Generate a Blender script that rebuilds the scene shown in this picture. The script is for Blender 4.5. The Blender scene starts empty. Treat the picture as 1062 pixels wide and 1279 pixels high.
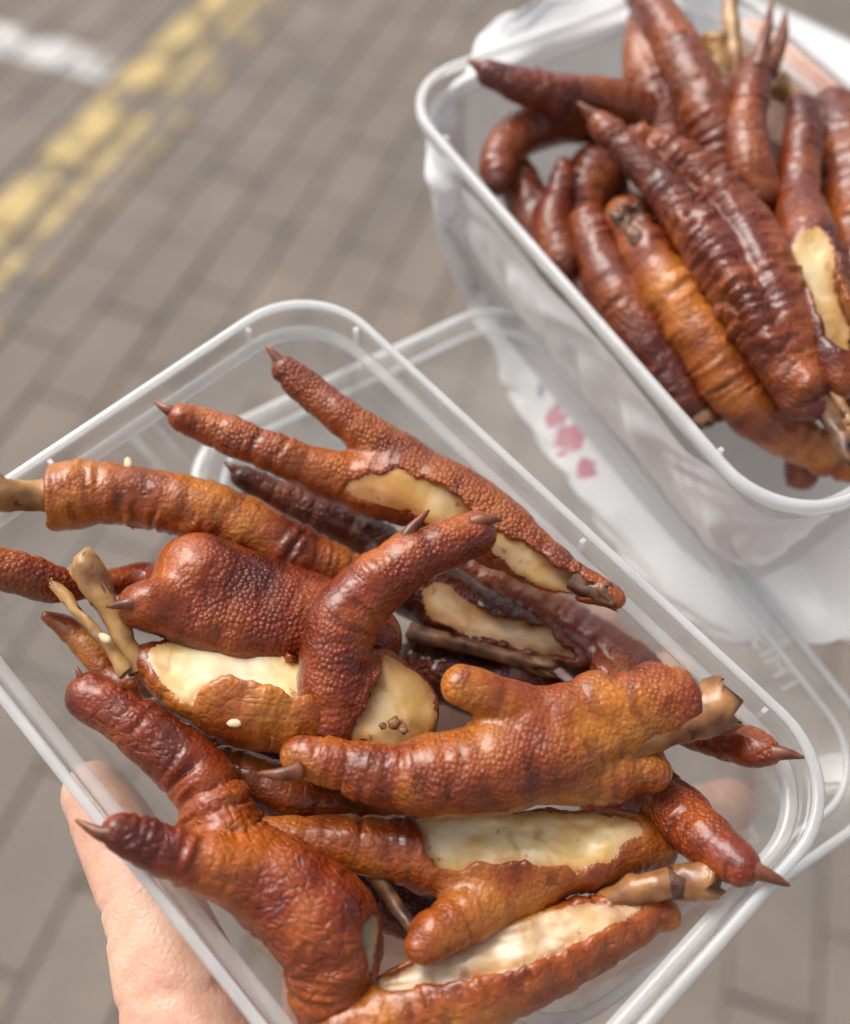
import bpy, bmesh, math, random
import numpy as np
from mathutils import Vector, Matrix
random.seed(7); rng = np.random.default_rng(7)
SC = bpy.context.scene
COL = SC.collection

# ------------------------------------------------------------------ camera
FPX, CX, CY, IW = 1400.0, 531.0, 639.5, 1062.0
MW = np.array([[0.27175, -0.7042, 0.65594], [-0.95352, -0.28925, 0.0845], [0.13022, -0.64841, -0.75007]])  # camera -> world
CAM = np.array([0.0, 0.0, 1.2])
cd = bpy.data.cameras.new('camera'); cam = bpy.data.objects.new('camera', cd); COL.objects.link(cam)
cd.sensor_fit = 'HORIZONTAL'; cd.sensor_width = 36.0; cd.lens = FPX / IW * 36.0
cd.clip_start = 0.02; cd.clip_end = 500
_r, _u, _b = MW @ [1, 0, 0], MW @ [0, -1, 0], MW @ [0, 0, -1]
cam.matrix_world = Matrix(((_r[0], _u[0], _b[0], 0), (_r[1], _u[1], _b[1], 0), (_r[2], _u[2], _b[2], CAM[2]), (0, 0, 0, 1)))
cd.dof.use_dof = True; cd.dof.focus_distance = 0.232; cd.dof.aperture_fstop = 8.5
SC.camera = cam

# ------------------------------------------------------------------ world, sun, exposure
SUN_EL, SUN_AZ = 50.0, 18.0
w = bpy.data.worlds.new('World'); SC.world = w; w.use_nodes = True
nt = w.node_tree; nt.nodes.clear()
sky = nt.nodes.new('ShaderNodeTexSky'); sky.sky_type = 'NISHITA'; sky.sun_disc = False
sky.sun_elevation = math.radians(SUN_EL); sky.sun_rotation = math.radians(SUN_AZ)
sky.air_density = 1.0; sky.dust_density = 6.0; sky.ozone_density = 0.3
hsv = nt.nodes.new('ShaderNodeHueSaturation'); hsv.inputs['Saturation'].default_value = 0.33
bg = nt.nodes.new('ShaderNodeBackground'); bg.inputs['Strength'].default_value = 0.15
wo = nt.nodes.new('ShaderNodeOutputWorld')
nt.links.new(sky.outputs[0], hsv.inputs['Color']); nt.links.new(hsv.outputs[0], bg.inputs[0]); nt.links.new(bg.outputs[0], wo.inputs[0])
sd = bpy.data.lights.new('sun', 'SUN'); sd.energy = 1.35; sd.angle = math.radians(38); sd.color = (1.0, 0.965, 0.92)
sun = bpy.data.objects.new('sun', sd); COL.objects.link(sun)
_a = math.radians(SUN_AZ); _e = math.radians(SUN_EL)
sun.rotation_euler = Vector((math.sin(_a) * math.cos(_e), math.cos(_a) * math.cos(_e), math.sin(_e))).to_track_quat('Z', 'Y').to_euler()
sun.location = (0, 0, 4)
SC.view_settings.view_transform = 'Standard'; SC.view_settings.look = 'None'
SC.view_settings.exposure = 0.22; SC.view_settings.gamma = 1.0
SC.cycles.max_bounces = 10; SC.cycles.transparent_max_bounces = 32; SC.cycles.diffuse_bounces = 4
SC.cycles.use_denoising = True

# ------------------------------------------------------------------ frames: pixel + height above a tub's rim -> world
R1 = np.array([[0.6796, 0.7315, 0.0551], [0.666, -0.5838, -0.4644], [-0.3075, 0.3524, -0.8839]]); T1 = np.array([-0.0126, 0.0318, 0.2305])
R2 = np.array([[0.514, 0.857, 0.03], [0.739, -0.424, -0.524], [-0.436, 0.291, -0.851]]); T2 = np.array([0.0844, -0.0827, 0.2969])
def ortho(R):
    x = R[:, 0] / np.linalg.norm(R[:, 0]); z = R[:, 2] - x * (x @ R[:, 2]); z /= np.linalg.norm(z)
    return np.stack([x, np.cross(z, x), z], 1)
R1, R2 = ortho(R1), ortho(R2)
FR1 = (MW @ R1, MW @ T1 + CAM); FR2 = (MW @ R2, MW @ T2 + CAM)      # world rotation, world origin (rim centre)
def at(fr, px, py, h):
    """pixel, height in mm over the rim plane -> world point and metres per pixel there"""
    R, T = fr
    ray = MW @ np.array([(px - CX) / FPX, (py - CY) / FPX, 1.0]); n = R[:, 2]
    s = ((T + n * h * 0.001 - CAM) @ n) / (ray @ n)
    return CAM + ray * s, s / FPX
def loc(fr, x, y, h):
    return fr[1] + fr[0] @ (np.array([x, y, h]) * 0.001)

# ------------------------------------------------------------------ helpers
def mesh_obj(name, verts, faces, mat=None, parent=None, smooth=True, origin=None):
    v = np.asarray(verts, float)
    o0 = np.zeros(3) if origin is None else np.asarray(origin, float)
    me = bpy.data.meshes.new(name.rstrip('.'))
    fa = faces
    if isinstance(fa, np.ndarray):
        me.vertices.add(len(v)); me.vertices.foreach_set('co', (v - o0).astype(np.float32).ravel())
        k = fa.shape[1]; me.loops.add(fa.size); me.loops.foreach_set('vertex_index', fa.astype(np.int32).ravel())
        me.polygons.add(len(fa)); me.polygons.foreach_set('loop_start', (np.arange(len(fa)) * k).astype(np.int32))
        me.polygons.foreach_set('loop_total', np.full(len(fa), k, np.int32)); me.update(calc_edges=True); me.validate()
    else:
        me.from_pydata([tuple(p) for p in (v - o0)], [], fa); me.update()
    if smooth: me.polygons.foreach_set('use_smooth', np.ones(len(me.polygons), bool))
    if mat: me.materials.append(mat)
    o = bpy.data.objects.new(name, me); COL.objects.link(o)
    if parent is not None: o.parent = parent
    else: o.location = o0
    return o
def thing(name, label, cat, origin, group=None):
    o = bpy.data.objects.new(name, None); COL.objects.link(o); o.location = origin; o.empty_display_size = 0.01
    return tag(o, label, cat, group)
def tag(o, label=None, cat=None, group=None, kind=None):
    if label: o['label'] = label
    if cat: o['category'] = cat
    if group: o['group'] = group
    if kind: o['kind'] = kind
    return o
def catmull(P, n):
    P = np.asarray(P, float)
    if len(P) < 3: 
        t = np.linspace(0, 1, n * (len(P) - 1) + 1)[:, None]; return P[0] * (1 - t) + P[-1] * t
    Q = np.vstack([2 * P[0] - P[1], P, 2 * P[-1] - P[-2]]); out = []
    for i in range(len(P) - 1):
        p0, p1, p2, p3 = Q[i:i + 4]
        for t in np.arange(n) / n:
            out.append(0.5 * (2 * p1 + (p2 - p0) * t + (2 * p0 - 5 * p1 + 4 * p2 - p3) * t * t + (3 * p1 - p0 - 3 * p2 + p3) * t ** 3))
    out.append(P[-1]); return np.array(out)
def hash3(ix, iy, iz):
    h = (ix * 374761393 + iy * 668265263 + iz * 2147483647 + 974711) & 0xffffffff
    h = ((h ^ (h >> 13)) * 1274126177) & 0xffffffff
    return ((h ^ (h >> 16)) & 0xffff) / 65535.0
def vnoise(p):
    p = np.asarray(p, float); i = np.floor(p).astype(np.int64); f_ = p - i; f_ = f_ * f_ * (3 - 2 * f_); r = 0
    for dx in (0, 1):
        for dy in (0, 1):
            for dz in (0, 1):
                wgt = (f_[:, 0] if dx else 1 - f_[:, 0]) * (f_[:, 1] if dy else 1 - f_[:, 1]) * (f_[:, 2] if dz else 1 - f_[:, 2])
                r = r + wgt * hash3(i[:, 0] + dx, i[:, 1] + dy, i[:, 2] + dz)
    return r
def fbm(p, o=3):
    a, s, r = 0.5, 1.0, 0
    for k in range(o):
        r = r + a * vnoise(np.asarray(p) * s + 17.3 * k); a *= 0.5; s *= 2.03
    return r / (1 - 0.5 ** o)
def surface_nets(F, lo, h):
    """iso surface 0 of the grid F (negative inside) as quads"""
    S = F < 0; nx, ny, nz = F.shape
    cs = np.zeros((nx - 1, ny - 1, nz - 1), np.int8)
    for dx in (0, 1):
        for dy in (0, 1):
            for dz in (0, 1):
                cs += S[dx:nx - 1 + dx, dy:ny - 1 + dy, dz:nz - 1 + dz]
    act = np.argwhere((cs > 0) & (cs < 8)); idx = -np.ones(cs.shape, np.int64); idx[tuple(act.T)] = np.arange(len(act))
    acc = np.zeros((len(act), 3)); cnt = np.zeros(len(act))
    cor = [(a, b, c) for a in (0, 1) for b in (0, 1) for c in (0, 1)]
    for a in cor:
        for ax in range(3):
            if a[ax]: continue
            b = list(a); b[ax] = 1
            fa = F[act[:, 0] + a[0], act[:, 1] + a[1], act[:, 2] + a[2]]; fb = F[act[:, 0] + b[0], act[:, 1] + b[1], act[:, 2] + b[2]]
            m = (fa < 0) != (fb < 0); t = np.where(m, fa / np.where(m, fa - fb, 1), 0)
            p = np.tile(np.array(a, float), (len(act), 1)); p[:, ax] = t
            acc[m] += p[m]; cnt[m] += 1
    V = lo + (act + acc / cnt[:, None]) * h
    quads = []
    for ax in range(3):
        sl0 = [slice(None)] * 3; sl1 = [slice(None)] * 3; sl0[ax] = slice(0, -1); sl1[ax] = slice(1, None)
        a, b = S[tuple(sl0)], S[tuple(sl1)]
        e = np.argwhere(a != b); o1, o2 = (ax + 1) % 3, (ax + 2) % 3
        e = e[(e[:, o1] > 0) & (e[:, o2] > 0) & (e[:, o1] < F.shape[o1] - 1) & (e[:, o2] < F.shape[o2] - 1)]
        def I(d1, d2):
            q = e.copy(); q[:, o1] += d1; q[:, o2] += d2; return idx[tuple(q.T)]
        q = np.stack([I(-1, -1), I(0, -1), I(0, 0), I(-1, 0)], 1)
        fl = ~a[tuple(e.T)]; q[fl] = q[fl][:, ::-1]; quads.append(q)
    Q = np.vstack(quads)
    return V, Q[(Q >= 0).all(1)]
def seg_dist(P, a, b, ra, rb):
    d = b - a; L2 = max(d @ d, 1e-12)
    t = np.clip(((P - a) @ d) / L2, 0, 1)
    q = P - a - t[..., None] * d
    return np.sqrt((q * q).sum(-1)) - (ra + (rb - ra) * t), t
def smin(a, b, k):
    h = np.maximum(k - np.abs(a - b), 0) / k
    return np.minimum(a, b) - h * h * k * 0.25
def chain_field(chains, voxel, k, pad=0.002, cutters=()):
    """chains: list of (n,4) arrays x,y,z,r in metres"""
    A = np.vstack(chains); lo = (A[:, :3] - A[:, 3:]).min(0) - pad; hi = (A[:, :3] + A[:, 3:]).max(0) + pad
    n = np.ceil((hi - lo) / voxel).astype(int) + 1
    ax = [lo[i] + np.arange(n[i]) * voxel for i in range(3)]
    F = np.full(n, 0.02)
    for ch in chains:
        D = np.full(n, 0.02)
        for i in range(len(ch) - 1):
            a, b = ch[i], ch[i + 1]; m = max(a[3], b[3]) + k + 2 * voxel + 0.001
            l = np.minimum(a[:3], b[:3]) - m; u = np.maximum(a[:3], b[:3]) + m
            s = tuple(slice(max(0, int((l[j] - lo[j]) / voxel)), min(n[j], int((u[j] - lo[j]) / voxel) + 2)) for j in range(3))
            P = np.stack(np.meshgrid(ax[0][s[0]], ax[1][s[1]], ax[2][s[2]], indexing='ij'), -1)
            d, _ = seg_dist(P, a[:3], b[:3], a[3], b[3])
            D[s] = np.minimum(D[s], d)
        F = smin(F, D, k)
    near = np.abs(F) < 0.0105 if cutters else None
    owners = []
    for cut in cutters:
        ii = np.argwhere((F < 0.002)); P = lo + ii * voxel
        cv = cut(P); cur = F[tuple(ii.T)]
        F[tuple(ii.T)] = -smin(-cur, cv, 0.0012)
    return F, lo
def nearest_s(chains, P):
    best = np.full(len(P), 1e9); S = np.zeros(len(P)); AX = np.zeros((len(P), 3)); RR = np.ones(len(P)) * 0.005; off = 0.0
    for ch in chains:
        s0 = off
        for i in range(len(ch) - 1):
            a, b = ch[i], ch[i + 1]; L = np.linalg.norm(b[:3] - a[:3])
            d, t = seg_dist(P, a[:3], b[:3], a[3], b[3]); m = d < best
            best[m] = d[m]; S[m] = s0 + t[m] * L; AX[m] = (b[:3] - a[:3]) / max(L, 1e-9); RR[m] = a[3] + (b[3] - a[3]) * t[m]
            s0 += L
        off = s0 + 0.05
    return S, best, RR
def vnormals(V, Q):
    n = np.cross(V[Q[:, 2]] - V[Q[:, 0]], V[Q[:, 3]] - V[Q[:, 1]]); N = np.zeros_like(V)
    for k in range(4): np.add.at(N, Q[:, k], n)
    return N / np.maximum(np.linalg.norm(N, axis=1, keepdims=True), 1e-12)

# ------------------------------------------------------------------ materials
def new_mat(name):
    m = bpy.data.materials.new(name); m.use_nodes = True; t = m.node_tree; t.nodes.clear()
    return m, t, (lambda ty, **kw: _node(t, ty, kw))
def _node(t, ty, kw):
    n = t.nodes.new(ty)
    for k, v in kw.items():
        if k.startswith('i_'):
            n.inputs[k[2:].replace('_', ' ')].default_value = v
        else: setattr(n, k, v)
    return n
def ramp(N, src, t, stops):
    r = N('ShaderNodeValToRGB'); e = r.color_ramp.elements
    while len(e) < len(stops): e.new(0.5)
    for q, (p, c) in zip(e, stops):
        q.position = p; q.color = (*c, 1) if len(c) == 3 else c
    t.links.new(src, r.inputs[0]); return r
def mapping(N, t, scale=(1, 1, 1), off=(0, 0, 0)):
    tc = N('ShaderNodeTexCoord'); mp = N('ShaderNodeMapping'); mp.inputs['Scale'].default_value = scale; mp.inputs['Location'].default_value = off
    t.links.new(tc.outputs['Object'], mp.inputs[0]); return mp.outputs[0]

def skin_material(name, dark, mid, light, bias=0.5, scale_amt=1.0, crease=0.5, rough=0.33):
    m, t, N = new_mat(name); L = t.links.new
    out = N('ShaderNodeOutputMaterial'); p = N('ShaderNodeBsdfPrincipled')
    co = mapping(N, t)
    oi = N('ShaderNodeObjectInfo')
    addv = N('ShaderNodeVectorMath', operation='SCALE'); 
    comb = N('ShaderNodeCombineXYZ'); L(oi.outputs['Random'], comb.inputs[0]); L(oi.outputs['Random'], comb.inputs[1])
    va = N('ShaderNodeVectorMath', operation='ADD'); L(co, va.inputs[0]); L(comb.outputs[0], va.inputs[1]); co = va.outputs[0]
    n1 = N('ShaderNodeTexNoise'); n1.inputs['Scale'].default_value = 62; n1.inputs['Detail'].default_value = 2.5; n1.inputs['Roughness'].default_value = 0.45; L(co, n1.inputs['Vector'])
    n2 = N('ShaderNodeTexNoise'); n2.inputs['Scale'].default_value = 420; n2.inputs['Detail'].default_value = 4; L(co, n2.inputs['Vector'])
    cr = ramp(N, n1.outputs[0], t, [(0.30 + bias * 0.0, dark), (0.36 + bias * 0.24, mid), (0.60 + bias * 0.25, light)])
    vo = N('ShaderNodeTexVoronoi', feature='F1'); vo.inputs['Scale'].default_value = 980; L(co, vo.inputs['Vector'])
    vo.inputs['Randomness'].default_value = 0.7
    # darker colour in the grooves between scales
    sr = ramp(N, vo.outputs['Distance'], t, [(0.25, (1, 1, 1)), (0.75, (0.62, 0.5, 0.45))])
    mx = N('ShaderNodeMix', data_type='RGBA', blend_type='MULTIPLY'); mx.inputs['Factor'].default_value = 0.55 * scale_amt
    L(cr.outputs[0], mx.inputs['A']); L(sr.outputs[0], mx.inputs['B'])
    sp = ramp(N, n2.outputs[0], t, [(0.30, (0.45, 0.32, 0.28)), (0.46, (1, 1, 1))])
    mx2 = N('ShaderNodeMix', data_type='RGBA', blend_type='MULTIPLY'); mx2.inputs['Factor'].default_value = 0.3
    L(mx.outputs['Result'], mx2.inputs['A']); L(sp.outputs[0], mx2.inputs['B'])
    # fold shading put into the colour, so the modelled wrinkles show
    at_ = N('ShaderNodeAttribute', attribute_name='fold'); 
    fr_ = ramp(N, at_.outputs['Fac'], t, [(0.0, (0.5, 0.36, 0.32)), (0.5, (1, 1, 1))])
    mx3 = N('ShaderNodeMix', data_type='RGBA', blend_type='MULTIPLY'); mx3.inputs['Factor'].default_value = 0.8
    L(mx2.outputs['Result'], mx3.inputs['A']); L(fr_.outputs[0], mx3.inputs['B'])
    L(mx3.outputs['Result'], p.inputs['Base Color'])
    rr = N('ShaderNodeMapRange'); rr.inputs['To Min'].default_value = rough - 0.1; rr.inputs['To Max'].default_value = rough + 0.18; L(n2.outputs[0], rr.inputs[0]); L(rr.outputs[0], p.inputs['Roughness'])
    p.inputs['Subsurface Weight'].default_value = 0.4; p.inputs['Subsurface Radius'].default_value = (1.0, 0.35, 0.12); p.inputs['Subsurface Scale'].default_value = 0.0022
    p.inputs['Coat Weight'].default_value = 0.6; p.inputs['Coat Roughness'].default_value = 0.11; p.inputs['Coat IOR'].default_value = 1.5
    p.inputs['Specular IOR Level'].default_value = 0.35
    # relief: scales, fine creases
    n3 = N('ShaderNodeTexNoise'); n3.inputs['Scale'].default_value = 260; n3.inputs['Detail'].default_value = 5; n3.inputs['Distortion'].default_value = 1.2; L(co, n3.inputs['Vector'])
    msk = N('ShaderNodeTexNoise'); msk.inputs['Scale'].default_value = 60; L(co, msk.inputs['Vector'])
    mr = N('ShaderNodeMapRange'); mr.inputs['From Min'].default_value = 0.40; mr.inputs['From Max'].default_value = 0.58; mr.inputs['To Min'].default_value = 0.2; L(msk.outputs[0], mr.inputs[0])
    inv = N('ShaderNodeMath', operation='SUBTRACT'); inv.inputs[0].default_value = 1.0; L(vo.outputs['Distance'], inv.inputs[1])
    mu = N('ShaderNodeMath', operation='MULTIPLY'); L(inv.outputs[0], mu.inputs[0]); L(mr.outputs[0], mu.inputs[1])
    b1 = N('ShaderNodeBump'); b1.inputs['Strength'].default_value = min(1.0, 0.9 * scale_amt); b1.inputs['Distance'].default_value = 0.0008; L(mu.outputs[0], b1.inputs['Height'])
    b2 = N('ShaderNodeBump'); b2.inputs['Strength'].default_value = 0.4; b2.inputs['Distance'].default_value = 0.0011; L(n3.outputs[0], b2.inputs['Height']); L(b1.outputs[0], b2.inputs['Normal'])
    # loose skin: a network of creases in patches
    dn = N('ShaderNodeTexNoise'); dn.inputs['Scale'].default_value = 170; L(co, dn.inputs['Vector'])
    ds = N('ShaderNodeVectorMath', operation='SCALE'); L(dn.outputs['Color'], ds.inputs[0]); ds.inputs['Scale'].default_value = 0.006
    dv = N('ShaderNodeVectorMath', operation='ADD'); L(co, dv.inputs[0]); L(ds.outputs[0], dv.inputs[1])
    mp2 = N('ShaderNodeMapping'); mp2.inputs['Scale'].default_value = (1.0, 0.5, 0.75); mp2.inputs['Rotation'].default_value = (0.4, 0.3, 0.8); L(dv.outputs[0], mp2.inputs[0])
    v2 = N('ShaderNodeTexVoronoi', feature='DISTANCE_TO_EDGE'); v2.inputs['Scale'].default_value = 520; L(mp2.outputs[0], v2.inputs['Vector'])
    v2r = N('ShaderNodeMapRange'); v2r.inputs['From Max'].default_value = 0.22; L(v2.outputs['Distance'], v2r.inputs[0])
    mk2 = N('ShaderNodeMapRange'); mk2.inputs['From Min'].default_value = 0.46; mk2.inputs['From Max'].default_value = 0.62; mk2.inputs['To Min'].default_value = 0.9; mk2.inputs['To Max'].default_value = 0.1; L(msk.outputs[0], mk2.inputs[0])
    mu2 = N('ShaderNodeMath', operation='MULTIPLY'); L(v2r.outputs[0], mu2.inputs[0]); L(mk2.outputs[0], mu2.inputs[1])
    b3 = N('ShaderNodeBump'); b3.inputs['Strength'].default_value = crease; b3.inputs['Distance'].default_value = 0.0008; L(mu2.outputs[0], b3.inputs['Height']); L(b2.outputs[0], b3.inputs['Normal'])
    L(b3.outputs[0], p.inputs['Normal']); L(p.outputs[0], out.inputs[0]); return m

def flesh_material(name, a, b, c, rough=0.4):
    m, t, N = new_mat(name); L = t.links.new
    out = N('ShaderNodeOutputMaterial'); p = N('ShaderNodeBsdfPrincipled'); co = mapping(N, t)
    n1 = N('ShaderNodeTexNoise'); n1.inputs['Scale'].default_value = 110; n1.inputs['Detail'].default_value = 5; n1.inputs['Distortion'].default_value = 0.8; L(co, n1.inputs['Vector'])
    cr = ramp(N, n1.outputs[0], t, [(0.3, c), (0.42, b), (0.62, a)])
    n2 = N('ShaderNodeTexNoise'); n2.inputs['Scale'].default_value = 330; n2.inputs['Detail'].default_value = 3; L(co, n2.inputs['Vector'])
    n0 = N('ShaderNodeTexNoise'); n0.inputs['Scale'].default_value = 75; n0.inputs['Detail'].default_value = 2; L(co, n0.inputs['Vector'])
    cw = ramp(N, n0.outputs[0], t, [(0.38, (0.92, 0.80, 0.55)), (0.5, (1, 1, 1)), (0.62, (1.0, 1.04, 1.25))])
    mxw = N('ShaderNodeMix', data_type='RGBA', blend_type='MULTIPLY'); mxw.inputs['Factor'].default_value = 1.0; L(cr.outputs[0], mxw.inputs['A']); L(cw.outputs[0], mxw.inputs['B']); cr = mxw
    sp = ramp(N, n2.outputs[0], t, [(0.27, (0.45, 0.25, 0.17)), (0.33, (1, 1, 1))])
    mx = N('ShaderNodeMix', data_type='RGBA', blend_type='MULTIPLY'); mx.inputs['Factor'].default_value = 0.8
    L(cr.outputs['Result'], mx.inputs['A']); L(sp.outputs[0], mx.inputs['B'])
    at_ = N('ShaderNodeAttribute', attribute_name='edge')
    er = ramp(N, at_.outputs['Fac'], t, [(0.0, (0.62, 0.30, 0.09)), (0.28, (0.95, 0.82, 0.6)), (0.5, (1, 1, 1))])
    mx2 = N('ShaderNodeMix', data_type='RGBA', blend_type='MULTIPLY'); mx2.inputs['Factor'].default_value = 0.85
    L(mx.outputs['Result'], mx2.inputs['A']); L(er.outputs[0], mx2.inputs['B'])
    L(mx2.outputs['Result'], p.inputs['Base Color']); p.inputs['Roughness'].default_value = rough
    p.inputs['Subsurface Weight'].default_value = 0.35; p.inputs['Subsurface Radius'].default_value = (1.0, 0.6, 0.3); p.inputs['Subsurface Scale'].default_value = 0.002
    p.inputs['Coat Weight'].default_value = 0.6; p.inputs['Coat Roughness'].default_value = 0.22
    b1 = N('ShaderNodeBump'); b1.inputs['Strength'].default_value = 0.3; b1.inputs['Distance'].default_value = 0.0012; L(n1.outputs[0], b1.inputs['Height'])
    b2 = N('ShaderNodeBump'); b2.inputs['Strength'].default_value = 0.2; b2.inputs['Distance'].default_value = 0.0005; L(n2.outputs[0], b2.inputs['Height']); L(b1.outputs[0], b2.inputs['Normal'])
    L(b2.outputs[0], p.inputs['Normal']); L(p.outputs[0], out.inputs[0]); return m

def simple_mat(name, a, b, scale, rough=0.5, bump=0.3, bdist=0.001, sss=0.0, coat=0.0):
    m, t, N = new_mat(name); L = t.links.new
    out = N('ShaderNodeOutputMaterial'); p = N('ShaderNodeBsdfPrincipled'); co = mapping(N, t)
    n1 = N('ShaderNodeTexNoise'); n1.inputs['Scale'].default_value = scale; n1.inputs['Detail'].default_value = 5; L(co, n1.inputs['Vector'])
    cr = ramp(N, n1.outputs[0], t, [(0.34, a), (0.64, b)]); L(cr.outputs[0], p.inputs['Base Color']); p.inputs['Roughness'].default_value = rough
    p.inputs['Subsurface Weight'].default_value = sss; p.inputs['Subsurface Radius'].default_value = (1.0, 0.4, 0.2); p.inputs['Subsurface Scale'].default_value = 0.003
    p.inputs['Coat Weight'].default_value = coat
    b1 = N('ShaderNodeBump'); b1.inputs['Strength'].default_value = bump; b1.inputs['Distance'].default_value = bdist; L(n1.outputs[0], b1.inputs['Height'])
    L(b1.outputs[0], p.inputs['Normal']); L(p.outputs[0], out.inputs[0]); return m

def schlick(N, L, f0, mul):
    # reflectance from the angle to the surface, the same from both sides of the sheet
    lw = N('ShaderNodeLayerWeight'); lw.inputs['Blend'].default_value = 0.5
    pw = N('ShaderNodeMath', operation='POWER'); L(lw.outputs['Facing'], pw.inputs[0]); pw.inputs[1].default_value = 4.0
    ma = N('ShaderNodeMath', operation='MULTIPLY_ADD'); L(pw.outputs[0], ma.inputs[0]); ma.inputs[1].default_value = (1 - f0) * mul; ma.inputs[2].default_value = f0 * mul; ma.use_clamp = True
    return ma.outputs[0]
def plastic_material(name, milky, tint=(0.97, 0.975, 0.975), rough=0.08, spec=1.0, white=(0.93, 0.94, 0.94)):
    m, t, N = new_mat(name); L = t.links.new
    out = N('ShaderNodeOutputMaterial')
    tr = N('ShaderNodeBsdfTransparent'); tr.inputs[0].default_value = (*tint, 1)
    df = N('ShaderNodeBsdfDiffuse'); df.inputs[0].default_value = (*white, 1)
    tl = N('ShaderNodeBsdfTranslucent'); tl.inputs[0].default_value = (*white, 1)
    ms = N('ShaderNodeMixShader'); ms.inputs[0].default_value = 0.5; L(df.outputs[0], ms.inputs[1]); L(tl.outputs[0], ms.inputs[2])
    co = mapping(N, t); n1 = N('ShaderNodeTexNoise'); n1.inputs['Scale'].default_value = 55; n1.inputs['Detail'].default_value = 3; L(co, n1.inputs['Vector'])
    mr = N('ShaderNodeMapRange'); mr.inputs['From Min'].default_value = 0.3; mr.inputs['From Max'].default_value = 0.7; mr.inputs['To Min'].default_value = milky * 0.75; mr.inputs['To Max'].default_value = milky * 1.25; L(n1.outputs[0], mr.inputs[0])
    # longer path through the plastic at grazing angles looks milkier
    lw = N('ShaderNodeLayerWeight'); lw.inputs['Blend'].default_value = 0.35
    ad = N('ShaderNodeMath', operation='MULTIPLY_ADD'); L(lw.outputs['Facing'], ad.inputs[0]); ad.inputs[1].default_value = milky * 1.2; L(mr.outputs[0], ad.inputs[2]); ad.use_clamp = True
    m1 = N('ShaderNodeMixShader'); L(ad.outputs[0], m1.inputs[0]); L(tr.outputs[0], m1.inputs[1]); L(ms.outputs[0], m1.inputs[2])
    gl = N('ShaderNodeBsdfGlossy'); gl.inputs['Roughness'].default_value = rough; gl.inputs[0].default_value = (1, 1, 1, 1)
    n2 = N('ShaderNodeTexNoise'); n2.inputs['Scale'].default_value = 35; n2.inputs['Detail'].default_value = 2; L(co, n2.inputs['Vector'])
    b1 = N('ShaderNodeBump'); b1.inputs['Strength'].default_value = 0.1; b1.inputs['Distance'].default_value = 0.002; L(n2.outputs[0], b1.inputs['Height']); L(b1.outputs[0], gl.inputs['Normal'])
    m2 = N('ShaderNodeMixShader'); L(schlick(N, L, 0.04, spec * 0.6), m2.inputs[0]); L(m1.outputs[0], m2.inputs[1]); L(gl.outputs[0], m2.inputs[2])
    L(m2.outputs[0], out.inputs[0]); return m

M = {}
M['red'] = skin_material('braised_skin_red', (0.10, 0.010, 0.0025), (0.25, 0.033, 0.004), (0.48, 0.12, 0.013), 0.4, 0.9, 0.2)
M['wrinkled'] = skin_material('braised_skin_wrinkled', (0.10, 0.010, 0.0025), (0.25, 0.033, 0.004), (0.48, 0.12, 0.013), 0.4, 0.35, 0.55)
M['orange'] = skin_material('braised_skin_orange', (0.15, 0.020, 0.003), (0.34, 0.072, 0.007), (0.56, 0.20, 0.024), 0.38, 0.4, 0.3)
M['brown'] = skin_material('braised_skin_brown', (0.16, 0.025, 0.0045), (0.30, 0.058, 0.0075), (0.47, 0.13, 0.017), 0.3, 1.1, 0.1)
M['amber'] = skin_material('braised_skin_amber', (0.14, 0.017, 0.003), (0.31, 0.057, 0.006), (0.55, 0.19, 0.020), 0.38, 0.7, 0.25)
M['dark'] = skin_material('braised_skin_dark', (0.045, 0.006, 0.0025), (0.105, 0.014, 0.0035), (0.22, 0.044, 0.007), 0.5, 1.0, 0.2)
M['back'] = skin_material('braised_skin_back', (0.09, 0.010, 0.003), (0.18, 0.026, 0.004), (0.34, 0.082, 0.009), 0.42, 0.35, 0.45)
M['flesh'] = flesh_material('cut_flesh_pale', (0.92, 0.77, 0.46), (0.80, 0.58, 0.27), (0.60, 0.36, 0.15))
M['flesh_grey'] = flesh_material('cut_flesh_greyish', (0.70, 0.55, 0.36), (0.58, 0.40, 0.23), (0.34, 0.18, 0.11))
M['flesh_amber'] = flesh_material('cut_flesh_amber', (0.80, 0.60, 0.32), (0.70, 0.45, 0.18), (0.48, 0.25, 0.09))
M['cartilage'] = flesh_material('cartilage', (0.36, 0.30, 0.22), (0.28, 0.20, 0.13), (0.16, 0.09, 0.05))
M['bone'] = simple_mat('bone', (0.15, 0.048, 0.014), (0.52, 0.29, 0.10), 130, 0.42, 0.5, 0.0008, 0.15, 0.2)
M['bone_dark'] = simple_mat('bone_stained', (0.05, 0.018, 0.010), (0.24, 0.105, 0.04), 200, 0.45, 0.5, 0.0008, 0.1, 0.2)
M['bone_brown'] = simple_mat('bone_browned', (0.15, 0.045, 0.012), (0.40, 0.18, 0.055), 150, 0.36, 0.6, 0.0012, 0.2, 0.4)
M['marrow'] = simple_mat('marrow', (0.05, 0.015, 0.01), (0.14, 0.06, 0.03), 500, 0.5, 0.5)
M['claw'] = simple_mat('claw', (0.10, 0.026, 0.012), (0.27, 0.085, 0.035), 350, 0.4, 0.4, 0.0005, 0.1, 0.2)
M['seed'] = simple_mat('sesame', (0.66, 0.48, 0.26), (0.78, 0.62, 0.38), 300, 0.5)
M['tub'] = plastic_material('clear_plastic', 0.035)
M['ledge'] = plastic_material('plastic_ledge_painted_glint', 0.34, rough=0.1)  # extra white stands in for bright sky caught along the step
M['rim'] = plastic_material('plastic_rim_painted_glint', 0.55, rough=0.1, spec=1.3)  # milky white stands in for sky refracted along bead and lid edges
M['lid'] = plastic_material('clear_plastic_lid', 0.09)
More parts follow.
